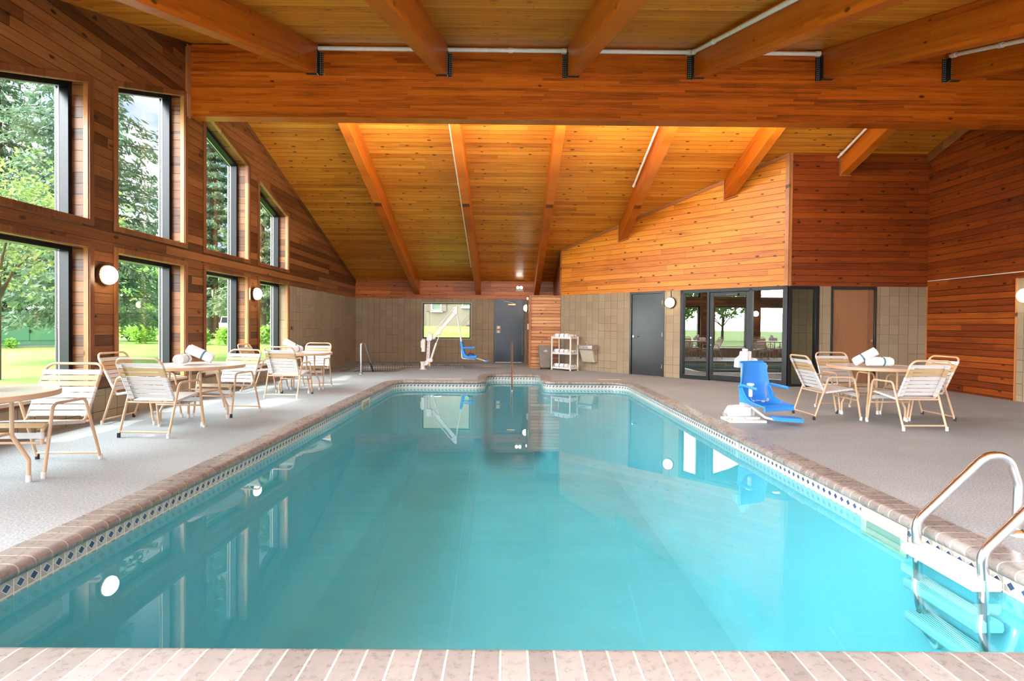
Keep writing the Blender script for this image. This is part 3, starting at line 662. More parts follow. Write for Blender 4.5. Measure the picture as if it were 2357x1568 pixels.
fl = MB(); outer = [Vector((x,y,0)) for x,y in ((XL-.02,-.6),(9.3,-.6),(9.3,18.2),(XL-.02,18.2))]
flat(fl, [outer, [p+n_*(CW-.002) for p, n_ in zip(pp[0],pp[1])], [p+n_*(CW-.002) for p, n_ in zip(tp[0],tp[1])]], 0)
o = fl.build('floor', M['deck'], smooth=False); tag(o, None, None, None, 'structure')

# deck markers
for i, (x, y, rz, lb) in enumerate(((-.50,16.15,0,'pink marker plate on the deck before the steel door'), (2.35,12.35,0,'worn pink marker tiles on the deck at the far right pool corner'), (-1.35,12.25,0,'pale marker tiles on the sunlit deck beyond the far coping'))):
    MBm = MB(); MBm.box((-.28,-.05,0),(.28,.05,.004)); o = MBm.build('deck_marker', M['pink_marker']); o.location = (x,y,.0005); o.rotation_euler = (0,0,rz); tag(o, lb, 'floor marker', 'deck markers')

# ------------------------------------------------------------------ strap chairs
cap_w = MB().lathe([(.0,0),(.0165,0),(.0175,.012),(.0165,.05),(0,.05)], None, 12).build('foot_cap', M['cap_white']).data
cap_b = MB().lathe([(.0,0),(.0165,0),(.0175,.012),(.0165,.05),(0,.05)], None, 12).build('foot_cap', M['cap_black']).data
for o in [o for o in COL.objects if o.name.startswith('foot_cap')]: bpy.data.objects.remove(o)
RB = .0125
def side_pts(x):
    return fillet([(x,.305,.03),(x-.0*x,.215,.575),(x,-.13,.575),(x,-.31,.03)], .055, 6)
BACK0, BACK1 = Vector((0,-.185,.40)), Vector((0,-.36,.79))
def make_chair():
    root = empty('strap_armchair')
    for sx in (-1,1):
        MB().tube(side_pts(sx*.272), RB, 10).build('arm_frame', M['tan_metal'], root)
    path = [(-.243,.285,.265),(-.243,.285,.40),(-.243,.20,.415),(-.243,-.165,.365),(-.243,-.40,.855),(.243,-.40,.855),(.243,-.165,.365),(.243,.20,.415),(.243,.285,.40),(.243,.285,.265)]
    MB().tube(fillet(path, [0,.05,.05,.06,.07,.07,.06,.05,.05,0], 5), RB, 10).build('sling_frame', M['tan_metal'], root)
    for a_, b_ in (((-.268,-.197,.365),(.268,-.197,.365)), ((-.268,.258,.27),(.268,.258,.27)), ((-.272,-.30,.06),(.272,-.30,.06))):
        MB().tube([a_,b_], .0105, 8).build('stretcher', M['tan_metal'], root)
    # straps: made once per kind, then copied
    def strap(col, p, ang):
        mb = MB()
        mb.box((-.25,-.0235,.0105),(.25,.0235,.0135)); mb.box((-.25,-.0235,-.0135),(-.19,.0235,-.0105)); mb.box((.19,-.0235,-.0135),(.25,.0235,-.0105))
        for sx in (-1,1): mb.cyl((sx*.243,-.0235,0),(sx*.243,.0235,0), .0152, seg=14)
        o = mb.build('strap', M[col], root); return o
    w0 = strap('strap_white', None, 0); t0 = strap('strap_tan', None, 0)
    L0 = Vector((0,-.196,.43)); L1 = Vector((0,-.362,.776)); ang = math.atan2(L1.z-L0.z, L1.y-L0.y)
    spots = []
    for k in range(8): spots.append(('t' if k in (5,6) else 'w', L0.lerp(L1, k/7), ang-PI))
    for k in range(7): spots.append(('w', Vector((0,-.135,.369)).lerp(Vector((0,.185,.413)), k/6), math.atan2(.044,.32)))
    spots.append(('t', Vector((0,.262,.402)), -.75)); spots.append(('w', Vector((0,.285,.335)), -PI/2))
    first = {'w': w0, 't': t0}; used = set()
    for k, p, a_ in spots:
        o = first[k]
        if k in used: o = o.copy(); COL.objects.link(o)
        used.add(k); o.location = p; o.rotation_euler = (a_,0,0)
    for i, (x, y) in enumerate(((-.272,-.316),(.272,-.316),(-.272,.311),(.272,.311))):
        c = bpy.data.objects.new('foot_cap', cap_w); COL.objects.link(c); c.parent = root; c.location = (x,y,0)
    return root
chair0 = make_chair()
GRP = 'strap armchairs set around the poolside tables'
# x, y of the chair, heading, black caps (rear l, rear r, front l, front r), label
chairs = [
 (-3.935,4.48,R(183),'0100','strap armchair facing us behind the cut-off table at the left edge'),
 (-4.575,6.69,R(-90),'1000','strap armchair by the wall, half hidden by a chair seen from behind'),
 (-3.885,6.01,R(-2.5),'1000','strap armchair seen from behind, nearest side of the second table'),
 (-3.845,7.30,R(172),'0010','strap armchair facing us on the far side of the second table'),
 (-4.49,9.84,R(-88),'0000','narrow-looking strap armchair beside the window ledge, sideways behind the second table'),
 (-3.755,9.13,R(-2),'0011','strap armchair seen from behind at the table nearest the hot tub'),
 (-3.80,10.36,R(184),'0000','strap armchair facing us, nearest the hot tub'),
 (4.45,7.385,R(-91),'1110','strap armchair beside the blue pool lift, turned to the right'),
 (5.11,7.995,R(180),'0000','strap armchair in front of the brown door, facing us'),
 (5.06,6.72,R(2),'0000','strap armchair seen from behind at the right hand table'),
 (5.705,7.375,R(91),'1100','strap armchair nearest the red siding, partly behind another chair')]
for i, (x, y, rz, caps, lb) in enumerate(chairs):
    o = chair0 if i == 0 else dup(chair0)
    o.location = (x,y,0); o.rotation_euler = (0,0,rz); tag(o, lb, 'chair', GRP)
    for c in o.children:
        if c.name.startswith('foot_cap'): c.data = cap_b if caps[(c.location.x > 0) + 2*(c.location.y > 0)] == '1' else cap_w

# ------------------------------------------------------------------ round tables
t = NT('frosted_table_acrylic'); t.b.inputs['Coat Weight'].default_value = .25; t.b.inputs['Coat Roughness'].default_value = .05
M['table_top'] = t.fin(t.ramp(t.noise(t.tc('Object'), 30, 4, .7), [(.3, (.70,.69,.67)), (.7, (.78,.77,.75))]), .25, 0, .5)
TR = .565
def make_table():
    root = empty('patio_table')
    MB().lathe([(0,.702),(TR-.012,.702),(TR-.012,.716),(0,.716)], None, 64).build('tabletop', M['table_top'], root)
    MB().lathe([(TR-.03,.684),(TR-.004,.680),(TR,.686),(TR-.002,.692),(TR,.698),(TR-.002,.704),(TR,.710),(TR-.003,.718),(TR-.012,.720),(TR-.014,.7165)], None, 64, False).build('rim', M['tan_metal'], root)
    lg = None
    for k in range(4):
        a_ = PI/4 + k*PI/2; d_ = Vector((math.cos(a_), math.sin(a_), 0))
        pts = [d_*.20+Vector((0,0,.69)), d_*.275+Vector((0,0,.66)), d_*.275+Vector((0,0,.37)), d_*.37+Vector((0,0,.17)), d_*.37+Vector((0,0,.03))]
        MB().tube(fillet(pts, .05, 5), .0145, 10).build('leg', M['tan_metal'], root)
        c = bpy.data.objects.new('foot_cap', cap_w); COL.objects.link(c); c.parent = root; c.location = tuple(d_*.37); c.scale = (1.1,1.1,1)
    for k in range(4):
        a_ = PI/4 + k*PI/2; b_ = a_+PI/2
        MB().tube([(.26*math.cos(a_),.26*math.sin(a_),.385),(.26*math.cos(b_),.26*math.sin(b_),.385)], .011, 8).build('stretcher', M['tan_metal'], root)
    MB().lathe([(.20,.676),(.30,.676),(.30,.684),(.20,.684),(.20,.676)], None, 32, False).build('underframe', M['tan_metal'], root)
    MB().lathe([(0,.716),(.035,.716),(.033,.7195),(0,.7205)], None, 20).build('umbrella_hole_cap', M['tan_metal'], root)
    return root
table0 = make_table()
tabs = [(-3.93,3.82,R(4),'round patio table cut off by the left edge'), (-3.905,6.645,R(-3),'round patio table with two towels under the windows, second from the front'), (-3.81,9.735,R(0),'round patio table nearest the hot tub'), (5.085,7.365,R(1),'round patio table on the right deck in front of the brown door')]
for i, (x, y, rz, lb) in enumerate(tabs):
    o = table0 if i == 0 else dup(table0)
    o.location = (x,y,0); o.rotation_euler = (0,0,rz); tag(o, lb, 'table', 'round patio tables')

# ------------------------------------------------------------------ rolled towels
def towel_mesh(rad=.062, L=.30, turns=3.2, mat='towel', squash=1.0):
    mb = MB(); n = 90; th = .0085; prof = []
    for i in range(n+1):
        a_ = i/n*turns*2*PI; r_ = .010 + (rad-.010)*(i/n); prof.append((r_*math.cos(a_), r_*math.sin(a_), a_, r_))
    rings = [(-L/2, 0.0), (-L/2+.004, 1), (L/2-.004, 1), (L/2, 0.0)]
    for side in (0,1):
        pass
    # closed band: inner and outer skins
    vs = []; m = n+1
    for z in (-L/2, L/2):
        for x, y, a_, r_ in prof:
            k = th*.5; zz = z + (.006 if z > 0 else -.006)*math.sin(a_*.5)
            vs.append(((r_-k)*math.cos(a_), (r_-k)*math.sin(a_)*squash, zz))
        for x, y, a_, r_ in prof:
            k = th*.5; zz = z + (.006 if z > 0 else -.006)*math.sin(a_*.5)
            vs.append(((r_+k)*math.cos(a_), (r_+k)*math.sin(a_)*squash, zz))
    A, B, C, D = 0, m, 2*m, 3*m; fs = []
    for i in range(n):
        fs += [(B+i,B+i+1,D+i+1,D+i), (A+i+1,A+i,C+i,C+i+1), (A+i,A+i+1,B+i+1,B+i), (C+i+1,C+i,D+i,D+i+1)]
    fs += [(A+n,C+n,D+n,B+n), (C,A,B,D)]
    mb.add(vs, fs)
    # a soft core so that no light passes through
    mb.lathe([(0,-L/2+.012),(rad*.93,-L/2+.012),(rad*.93,L/2-.012),(0,L/2-.012)], Matrix.Diagonal((1,squash,1,1)), 24)
    o = mb.build('rolled_towel', M[mat]); me = o.data; bpy.data.objects.remove(o); return me
TOW = towel_mesh(); TOW2 = towel_mesh(.062,.27); SHELF = towel_mesh(.066,.160,3.0,'towel2', .95); SHELF2 = towel_mesh(.050,.255,3.0,'towel2', .95)
def put_towel(me, loc, rot, label, group, name='rolled_towel'):
    o = bpy.data.objects.new(name, me); COL.objects.link(o); o.location = loc; o.rotation_euler = rot; return tag(o, label, 'towel', group)
TG = 'rolled towels on the tables'
TZ = .7215
def axis_rot(d):
    return Vector(d).to_track_quat('Z','Y').to_euler()
put_towel(TOW, (-4.02,6.58,TZ+.068), axis_rot((-.25,1,0)), 'rolled towel with its spiral end towards us on the second left table', TG)
put_towel(TOW, (-3.865,6.685,TZ+.128), axis_rot((1,.25,-.50)), 'tilted rolled towel with teal stripe leaning on another, second left table', TG)
put_towel(TOW2, (-3.80,9.50,TZ+.068), axis_rot((.3,1,0)), 'front rolled towel on the table nearest the hot tub', TG)
put_towel(TOW, (-3.93,9.68,TZ+.128), axis_rot((.75,.8,-.62)), 'rear rolled towel standing up on the table nearest the hot tub', TG)
put_towel(TOW, (5.03,7.16,TZ+.070), axis_rot((1,-.10,0)), 'rolled towel lying crosswise in front on the right hand table', TG)
put_towel(TOW, (4.95,7.335,TZ+.128), axis_rot((-.8,.25,-.52)), 'rolled towel leaning up behind another on the right hand table', TG)
put_towel(TOW, (-4.02,3.98,TZ+.085), axis_rot((1,-.2,-.22)), 'rolled towel on the table cut off by the left edge', TG)

# ------------------------------------------------------------------ towel cart
cart = thing('towel_cart', 'cream three shelf utility cart with rolled towels by the block wall', 'cart', (1.595,14.985,0), R(-45))
CL, CDp = .335, .165
mb = None
for z, nm in ((.04,'shelf'),(.45,'shelf'),(.885,'shelf')):
    mb = MB(); mb.box((-CL,-CDp,z),(CL,CDp,z+.018)); 
    for lo, hi in (((-CL,-CDp,z),(CL,-CDp+.014,z+.052)),((-CL,CDp-.014,z),(CL,CDp,z+.052)),((-CL,-CDp,z),(-CL+.014,CDp,z+.052)),((CL-.014,-CDp,z),(CL,CDp,z+.052))): mb.box(lo, hi)
    mb.build('shelf', M['white_metal'], cart, bevel=.004)
for sx in (-1,1):
    for sy in (-1,1):
        mb = MB(); mb.box((sx*CL-.019,sy*CDp-.019,0),(sx*CL+.019,sy*CDp+.019,.955)); mb.build('post', M['white_metal'], cart, bevel=.008)
SG = 'rolled towels on the towel cart'
cw = Matrix.Translation((1.595,14.985,0)) @ Matrix.Rotation(R(-45),4,'Z')
place = ['left end roll', 'second roll from the left', 'third roll from the left']
for z, nm in ((.885,'top'), (.45,'middle'), (.04,'bottom')):
    for k in range(3):
        p = cw @ Vector((-.226+k*.172, -.060+.006*(k == 1), z+.0185+.0725)); d_ = cw.to_3x3() @ Vector((-1,.04*(k-1),0))
        put_towel(SHELF, p, axis_rot(d_), 'white towel with navy stripe, %s on the %s cart shelf' % (place[k], nm), SG)
    p = cw @ Vector((.264,.0,z+.0185+.062)); put_towel(SHELF2, p, axis_rot(cw.to_3x3() @ Vector((0,1,0))), 'plain looking rolled towel lying endwise at the right of the %s cart shelf' % nm, SG)
# ------------------------------------------------------------------ laundry bin
bn = thing('laundry_bin', 'tall grey fabric hamper on casters against the wood clad closet', 'bin', (1.07,15.33,0))
mb = MB(); tw, td, bw, bd = .205, .155, .155, .125
vs = []
for z, wx, wy in ((.055,bw,bd),(.30,bw+.022,bd+.012),(.66,tw,td),(.675,tw+.004,td+.004),(.675,tw-.012,td-.012),(.58,tw-.03,td-.03)):
    for a_ in range(24):
        an = 2*PI*a_/24; c_, s_ = math.cos(an), math.sin(an); ex = .35
        vs.append((wx*math.copysign(abs(c_)**ex, c_), wy*math.copysign(abs(s_)**ex, s_), z + (.004*math.sin(an*5) if .2 < z < .6 else 0)))
fs = []
for i in range(5):
    for k in range(24): l = (k+1)%24; fs.append((i*24+k,i*24+l,(i+1)*24+l,(i+1)*24+k))
fs.append(tuple(range(23,-1,-1))); fs.append(tuple(5*24+k for k in range(24)))
mb.add(vs, fs); mb.build('bag', M['grey_fabric'], bn)
mb = MB(); mb.box((-.15,-.12,.045),(.15,.12,.058)); mb.build('base_frame', M['bin_black'], bn)
for sx in (-1,1):
    for sy in (-1,1): MB().cyl((sx*.125-.011,sy*.095,.024),(sx*.125+.011,sy*.095,.024), .024).build('caster', M['bin_black'], bn)
mb = MB(); mb.box((-.13,-td-.002,.60),(.13,-td+.004,.635)); mb.build('top_hem', M['grey_fabric'], bn)
# white printed emblem: a small crest over a bar of heavy letters, with a line below
mb = MB(); yy = -.1525
def lt(x, z, w_, h_): mb.box((x-w_/2,yy-.002,z-h_/2),(x+w_/2,yy+.02,z+h_/2))
mb.prism([(-.018,yy,.545),(.018,yy,.545),(.012,yy,.565),(.006,yy,.557),(0,yy,.568),(-.006,yy,.557),(-.012,yy,.565)], (0,.02,0))
for x in (-.052,-.040,-.026,-.012,.004,.018,.032,.048): lt(x,.527,.0085,.026)
for x, z in ((-.046,.532),(-.019,.538),(-.006,.527),(.011,.516),(.025,.538),(.040,.527)): lt(x,z,.010,.006)
lt(0,.506,.046,.004); lt(0,.498,.03,.006)
em = mb.build('emblem', M['strap_white'], bn); 
# ------------------------------------------------------------------ drinking fountain on the angled wall
ef = e_of(2.31); fo = thing('drinking_fountain', 'wall hung steel drinking fountain right of the towel cart', 'drinking fountain', tuple(P0+E_*ef), R(-45))
# local: x along the wall, -y into the room
def to_l(mb): return mb
mb = MB(); v = [(-.24,0,.59),(.24,0,.59),(.24,0,.73),(-.24,0,.73)]
mb.prism([(-.25,-.001,.595),(-.25,-.001,.735),(-.25,-.28,.735),(-.25,-.31,.715),(-.25,-.31,.62),(-.25,-.28,.595)], (.50,0,0)); mb.build('basin', M['dull_steel'], fo, bevel=.012)
mb = MB(); mb.prism([(-.215,-.002,.25),(-.215,-.002,.594),(-.215,-.25,.594),(-.215,-.12,.25)], (.43,0,0)); bd_ = mb.build('body', M['beige'], fo, bevel=.006)
mb = MB()
for k in range(5): mb.box((.2151,-.15+k*.022,.46),(.219,-.138+k*.022,.57))
mb.build('vent', M['dull_steel'], bd_)
mb = MB(); mb.tube(fillet([(-.05,-.12,.73),(-.05,-.12,.79),(-.05,-.17,.80)], .02, 4), .011, 10); mb.build('spout', M['steel'], fo)
mb = MB(); mb.box((-.12,-.317,.65),(.12,-.309,.69)); mb.build('push_bar', M['steel'], fo, bevel=.004)
mb = MB(); mb.box((-.18,-.27,.734),(.12,-.06,.738)); mb.build('bowl', M['steel'], fo, bevel=.002)

# ------------------------------------------------------------------ wall lamps
def globe(loc, rz, label, r=.125, bars=True):
    """local -y points away from the wall"""
    g = thing('globe_wall_lamp', label, 'wall lamp', loc, rz, 'round globe wall lamps')
    mx = Matrix.Rotation(PI/2, 4, 'X')
    MB().lathe([(0,.001),(r+.008,.001),(r+.012,.012),(r+.004,.05),(r-.012,.055),(0,.055)], mx, 32).build('base_ring', M['bronze'], g)
    gl = MB().lathe([(r-.014,.052),(r-.006,.07),(r-.012,.10),(r-.035,.128),(r*.45,.147),(0,.152)], mx, 32).build('globe', M['globe'], g)
    if bars:
        for zz in (-.06,-.02,.02,.06):
            w_ = math.sqrt((r-.004)**2-zz*zz); pts = [(-w_,-.05,zz),(-w_*.92,-.115,zz),(-w_*.5,-.152,zz),(0,-.160,zz),(w_*.5,-.152,zz),(w_*.92,-.115,zz),(w_,-.05,zz)]
            MB().tube(pts, .0022, 6).build('guard_wire', M['bronze'], g)
    return g
globe((XL,6.78,1.835), R(90), 'lit globe wall lamp on the wood pier between the two nearest windows')
globe((XL,10.76,1.838), R(90), 'lit globe wall lamp on the narrow pier by the last window')
c = P0+E_*e_of(4.01); globe((c.x,c.y,1.842), R(-45), 'lit globe wall lamp between the black door and the glazed entrance')
globe((XR,9.0,1.825), R(-90), 'lit globe wall lamp cut by the right edge')
globe((.62,16.6,1.80), R(-90), 'lit globe wall lamp on the side of the wood clad closet', .11)
fl_ = thing('twin_floodlight', 'bright twin emergency floodlight above the steel door', 'floodlight', (.36,YB-.013,2.44))
MB().box((-.13,-.06,-.05),(.13,-.0005,.05)).build('housing', M['beige'], fl_, bevel=.008)
for x in (-.055,.055):
    mx = Matrix.Translation((x,-.06,.09)) @ Matrix.Rotation(R(100),4,'X')
    MB().lathe([(0,-.02),(.03,-.02),(.05,.03),(.045,.03)], mx, 20, False).build('lamp_head', M['beige'], fl_)
    MB().lathe([(0,.024),(.047,.024),(.03,.034),(0,.038)], mx, 20).build('lamp_lens', M['flood'], fl_)
cf = thing('closet_spotlight', 'tiny lit spotlight at the top corner of the wood clad closet', 'spotlight', (.615,15.9,2.06))
MB().box((-.05,-.04,-.04),(.0,.04,.04)).build('housing', M['beige'], cf, bevel=.005); MB().lathe([(0,0),(.035,0),(.02,.018),(0,.022)], Matrix.Translation((-.05,0,0)) @ Matrix.Rotation(-PI/2,4,'Y'), 16).build('lamp_lens', M['flood'], cf)
pu = thing('alarm_pull_station', 'white alarm pull station on the side of the wood clad closet', 'alarm pull', (.619,16.2,1.22))
MB().box((-.05,-.06,-.09),(0,.06,.09)).build('housing', M['white_metal'], pu, bevel=.006); MB().box((-.062,-.035,-.03),(-.05,.035,.0)).build('handle', plain('pull_red', (.35,.05,.03), .4), pu, bevel=.003)
tag(MB().box((XL-.0005,12.60,1.10),(XL+.03,12.67,1.18)).build('outlet_box', plain('rusty_box', (.16,.07,.045), .7), None, bevel=.004), 'small rusty box on the block pier beside the last window', 'outlet box')

REAR_FILL, EAVE_FILL = 75.0, 170.0  # strengths of the unseen fill fixtures added below
M['tube_lamp3'] = emis('lit_lower_diffuser', (1,.97,.93), 60.0)
M['tube_lamp2'] = emis('lit_uplight', (1,.96,.92), EAVE_FILL)
M['tube_lamp'] = emis('lit_diffuser', (1,.96,.90), REAR_FILL)
for x, lb in ((-2.1,'strip light on the rear of the ridge beam between the first two rafters'), (.0,'strip light on the rear of the ridge beam between second and third rafters'), (2.0,'strip light on the rear of the ridge beam between third and fourth rafters'), (4.05,'strip light on the rear of the ridge beam between fourth and fifth rafters')):
    sp_ = thing('strip_light', lb, 'strip light', (x,BY1+.002,4.72), 0, 'strip lights on the rear of the ridge beam')  # added fill, hidden by the beam, to brighten the far bay
    MB().box((-.75,0,-.07),(.75,.05,.07)).build('housing', M['white_metal'], sp_, bevel=.006)
    MB().prism([(-.74,.05,-.065),(-.74,.10,-.045),(-.74,.10,.045),(-.74,.05,.065)], (1.48,0,0)).build('diffuser', M['tube_lamp'], sp_)
    MB().box((-.74,.01,-.082),(.74,.15,-.071)).build('lower_diffuser', M['tube_lamp3'], sp_)

for x, lb in ((-3.6,'strip uplight under the near eave at the window end'), (-1.1,'strip uplight under the near eave, second from the window end'), (1.4,'strip uplight under the near eave over the pool'), (3.9,'strip uplight under the near eave, second from the right wall'), (6.6,'strip uplight under the near eave at the right wall')):
    sp_ = thing('strip_light', lb, 'strip light', (x,.95,2.55), 0, 'strip uplights under the near eave')  # added fill, out of view, to brighten the near ceiling and beam
    MB().prism([(-.95,-.10,0),(-.95,.12,.02),(-.95,.14,.10),(-.95,.11,.10),(-.95,.10,.04),(-.95,-.08,.03),(-.95,-.08,.30),(-.95,-.10,.30)], (1.9,0,0)).build('trough', M['white_metal'], sp_)
    MB().box((-.92,-.06,.05),(.92,.06,.075)).build('diffuser', M['tube_lamp2'], sp_)
# ------------------------------------------------------------------ rails and ladder
hr = thing('handrail', 'steel grab rail standing at the notch of the big pool', 'handrail', (.09,13.60,0))
MB().tube(fillet([(0,.12,0),(0,.12,.80),(0,-.05,.80),(.01,-1.15,-.30),(.01,-1.15,-.62)], .10, 8), .024, 14).build('rail', M['steel'], hr)
MB().lathe([(0,0),(.055,0),(.05,.012),(.028,.03),(.026,.032)], Matrix.Translation((0,.12,.0095)), 24).build('flange', M['steel'], hr)
h2 = thing('handrail', 'thin steel grab rail at the near edge of the hot tub', 'handrail', (-3.70,13.36,0))
MB().tube(fillet([(0,0,0),(0,0,.79),(.03,.16,.79),(.12,.85,-.10),(.12,.86,-.45)], .09, 8), .022, 14).build('rail', M['steel'], h2)
MB().lathe([(0,0),(.055,0),(.05,.012),(.028,.03),(.026,.032)], None, 24).build('flange', M['steel'], h2)
ld = thing('pool_ladder', 'stainless pool ladder with white treads at the lower right', 'ladder', (2.62,2.95,0))
for sy in (-1,1):
    y = sy*.222
    pts = [(.455,y,0),(.455,y,.28),(.31,y,.52),(.235,y,.49),(-.165,y,.03),(-.135,y,-.30),(-.11,y,-.52),(-.03,y,-.62)]
    pts = [(.455,y,0),(.462,y,.30),(.40,y,.475),(.26,y,.475),(-.155,y,.07),(-.125,y,-.42),(-.08,y,-.60),(-.012,y,-.66)]
    MB().tube(fillet(pts, [0,.16,.14,.14,.12,.12,.12,0], 8), .0245, 16).build('rail', M['steel'], ld)
    MB().lathe([(0,0),(.06,0),(.055,.014),(.03,.034),(.027,.036)], Matrix.Translation((.455,y,0)), 28).build('flange', M['steel'], ld)
    MB().lathe([(0,0),(.032,0),(.034,.03),(0,.03)], Matrix.Translation((-.004,y,-.66)) @ Matrix.Rotation(-PI/2,4,'Y'), 20).build('bumper', M['cap_white'], ld)
for k, (x, z) in enumerate(((-.150,-.085),(-.135,-.30),(-.122,-.50))):
    mb = MB(); n = 8
    prof = [(-.075,z-.035),(-.085,z-.02),(-.085,z+.012),(-.075,z+.022)]
    for q in range(n): xx = -.07+q*.0175; prof += [(xx,z+.022),(xx+.004,z+.026),(xx+.009,z+.026),(xx+.013,z+.022)]
    prof += [(.075,z+.012),(.078,z-.02),(.07,z-.035)]
    mb.prism([(x+a_+.01,-.245,b_) for a_, b_ in prof], (0,.49,0)); mb.build('tread', M['strap_white'], ld, bevel=.004)

# ------------------------------------------------------------------ pool lift on the left, by the spa
l1 = thing('pool_lift', 'white swing arm pool lift with hanging blue seat before the square window', 'pool lift', (-2.39,14.9,0))
def P_(x, z, y=0): return Vector((x+2.39, y, z))
mb = MB(); mb.cyl(P_(-2.39,.0), P_(-2.39,.20), .062, seg=24); mb.lathe([(0,0),(.10,0),(.10,.012),(.065,.02)], None, 28); mb.lathe([(.062,.18),(.085,.18),(.085,.215),(0,.215)], None, 28); mb.build('socket', M['white_metal'], l1)
mb = MB(); mb.prism([P_(-2.38,.11,-.04),P_(-2.26,.11,-.04),P_(-2.20,.24,-.04),P_(-2.33,.24,-.04)], (0,.08,0)); mb.build('foot_bracket', M['white_metal'], l1, bevel=.006)
mb = MB(); mb.prism([P_(-2.30,.15,-.045),P_(-2.215,.15,-.045),P_(-2.185,.86,-.045),P_(-2.255,.86,-.045)], (0,.09,0)); mb.build('mast', M['white_metal'], l1, bevel=.008)
mb = MB(); mb.prism([P_(-2.285,.80,-.075),P_(-2.16,.80,-.075),P_(-2.12,.84,-.075),P_(-2.13,1.02,-.075),P_(-2.28,1.03,-.075)], (0,.15,0)); mb.build('pivot_box', M['white_metal'], l1, bevel=.015)
mb = MB(); mb.box(tuple(P_(-2.43,.49,-.05)), tuple(P_(-2.33,.84,.05))); mb.box(tuple(P_(-2.45,.60,-.06)), tuple(P_(-2.40,.80,.06))); mb.build('battery_box', M['white_metal'], l1, bevel=.012)
# purple lettering on the mast: a column of small dashes standing in for unreadable print
mb = MB()
random.seed(4)
for k in range(26):
    z = .30+k*.019
    if k in (8,14,19): continue
    xx = -2.243+(z-.5)*.042; mb.box(tuple(P_(xx-.013,z,-.047)), tuple(P_(xx+.013,z+.012,-.0455)))
mb.build('mast_lettering', plain('purple_print', (.16,.08,.25), .5), l1)
mb = MB(); mb.prism([P_(-2.14,.88,-.035),P_(-2.09,.83,-.035),P_(-1.46,1.555,-.035),P_(-1.56,1.60,-.035)], (0,.07,0)); mb.build('boom', M['white_metal'], l1, bevel=.006)
mb = MB(); mb.prism([P_(-1.99,.965,-.04),P_(-1.92,1.05,-.04),P_(-1.87,1.05,-.04),P_(-1.89,1.00,-.04)], (0,.08,0)); mb.build('boom_lug', M['white_metal'], l1, bevel=.004)
mb = MB(); mb.tube([P_(-2.13,1.0,-.055), P_(-1.525,1.72,-.055)], .017, 10); mb.build('leveling_rod', M['white_metal'], l1)
mb = MB(); mb.prism([P_(-1.58,1.63,-.055),P_(-1.50,1.545,-.055),P_(-1.425,1.545,-.055),P_(-1.425,1.79,-.055),P_(-1.46,1.79,-.055),P_(-1.56,1.72,-.055)], (0,.11,0)); hd = mb.build('boom_head', M['white_metal'], l1, bevel=.012)
mb = MB(); mb.cyl(P_(-1.50,1.66,-.056), P_(-1.50,1.66,-.066), .038, seg=24); mb.build('pivot_cap', M['bare_metal'], hd)
mb = MB(); mb.tube(fillet([P_(-1.45,1.60), P_(-1.40,1.30), P_(-1.315,.75), P_(-1.295,.315), P_(-.93,.30)], .05, 5), .022, 12); mb.build('hanger_tube', M['white_metal'], l1)
mb = MB(); mb.tube([P_(-1.905,1.03), P_(-2.02,.72)], .014, 10); mb.build('actuator_rod', M['steel'], l1)
mb = MB(); mb.tube([P_(-2.02,.74), P_(-2.16,.30)], .030, 12); mb.cyl(P_(-2.17,.26,-.06), P_(-2.17,.26,.06), .055, seg=20); mb.build('actuator', M['white_metal'], l1)
mb = MB(); mb.box(tuple(P_(-2.23,.10,-.05)), tuple(P_(-2.18,.20,-.045))); mb.build('warning_tag', plain('tan_tag', (.65,.45,.22), .6), l1)
st = MB()
prof = [(-1.345,.775),(-1.285,.80),(-1.25,.60),(-1.20,.44),(-1.12,.385),(-.93,.40),(-.86,.405),(-.865,.36),(-.92,.325),(-1.15,.325),(-1.24,.37),(-1.285,.48),(-1.315,.62)]
st.prism([P_(x,z,-.21) for x, z in prof], (0,.42,0)); se = st.build('seat', M['blue'], l1, bevel=.014)
for y in (-.23,.20):
    mb = MB(); mb.prism([P_(-1.265,.60,y),P_(-1.245,.635,y),P_(-.955,.645,y),P_(-.955,.605,y)], (0,.035,0)); mb.build('armrest', M['blue'], l1, bevel=.008)
mb = MB(); mb.tube(fillet([P_(-1.13,.40,-.10), P_(-1.08,.47,-.05), P_(-1.0,.43,.02), P_(-.96,.40,.08)], .05, 4), .016, 8); mb.build('lap_belt', plain('navy_belt', (.03,.07,.22), .7), l1)
mb = MB(); mb.tube([P_(-.93,.33), P_(-.60,.235)], .017, 10); mb.build('footrest_tube', M['white_metal'], l1)
mb = MB(); mb.prism([P_(-.655,.225,-.16),P_(-.62,.27,-.16),P_(-.555,.285,-.16),P_(-.575,.235,-.16)], (0,.32,0)); mb.build('footrest', M['blue'], l1, bevel=.006)
for o in (se,): pass

# ------------------------------------------------------------------ pool lift with blue bucket seat on the right deck
l2 = thing('pool_lift', 'rust stained white pool lift with a big blue bucket seat on the right deck', 'pool lift', (3.20,7.0,0))
def Q_(x, z, y=0): return Vector((x-3.20, y, z))
mb = MB(); mb.box(tuple(Q_(2.88,.0,-.16)), tuple(Q_(3.36,.035,.16))); mb.box(tuple(Q_(2.90,.035,-.10)), tuple(Q_(3.30,.07,.10))); mb.build('base_plate', M['rusty_white'], l2, bevel=.006)
mb = MB(); mb.prism([Q_(2.86,.07,-.075),Q_(3.20,.07,-.075),Q_(3.20,.20,-.075),Q_(3.06,.21,-.075),Q_(2.93,.20,-.075)], (0,.15,0)); mb.build('base_housing', M['rusty_white'], l2, bevel=.02)
mb = MB(); mb.cyl(Q_(2.83,.10,-.10), Q_(2.83,.10,-.02), .022); mb.build('lock_knob', M['bare_metal'], l2)
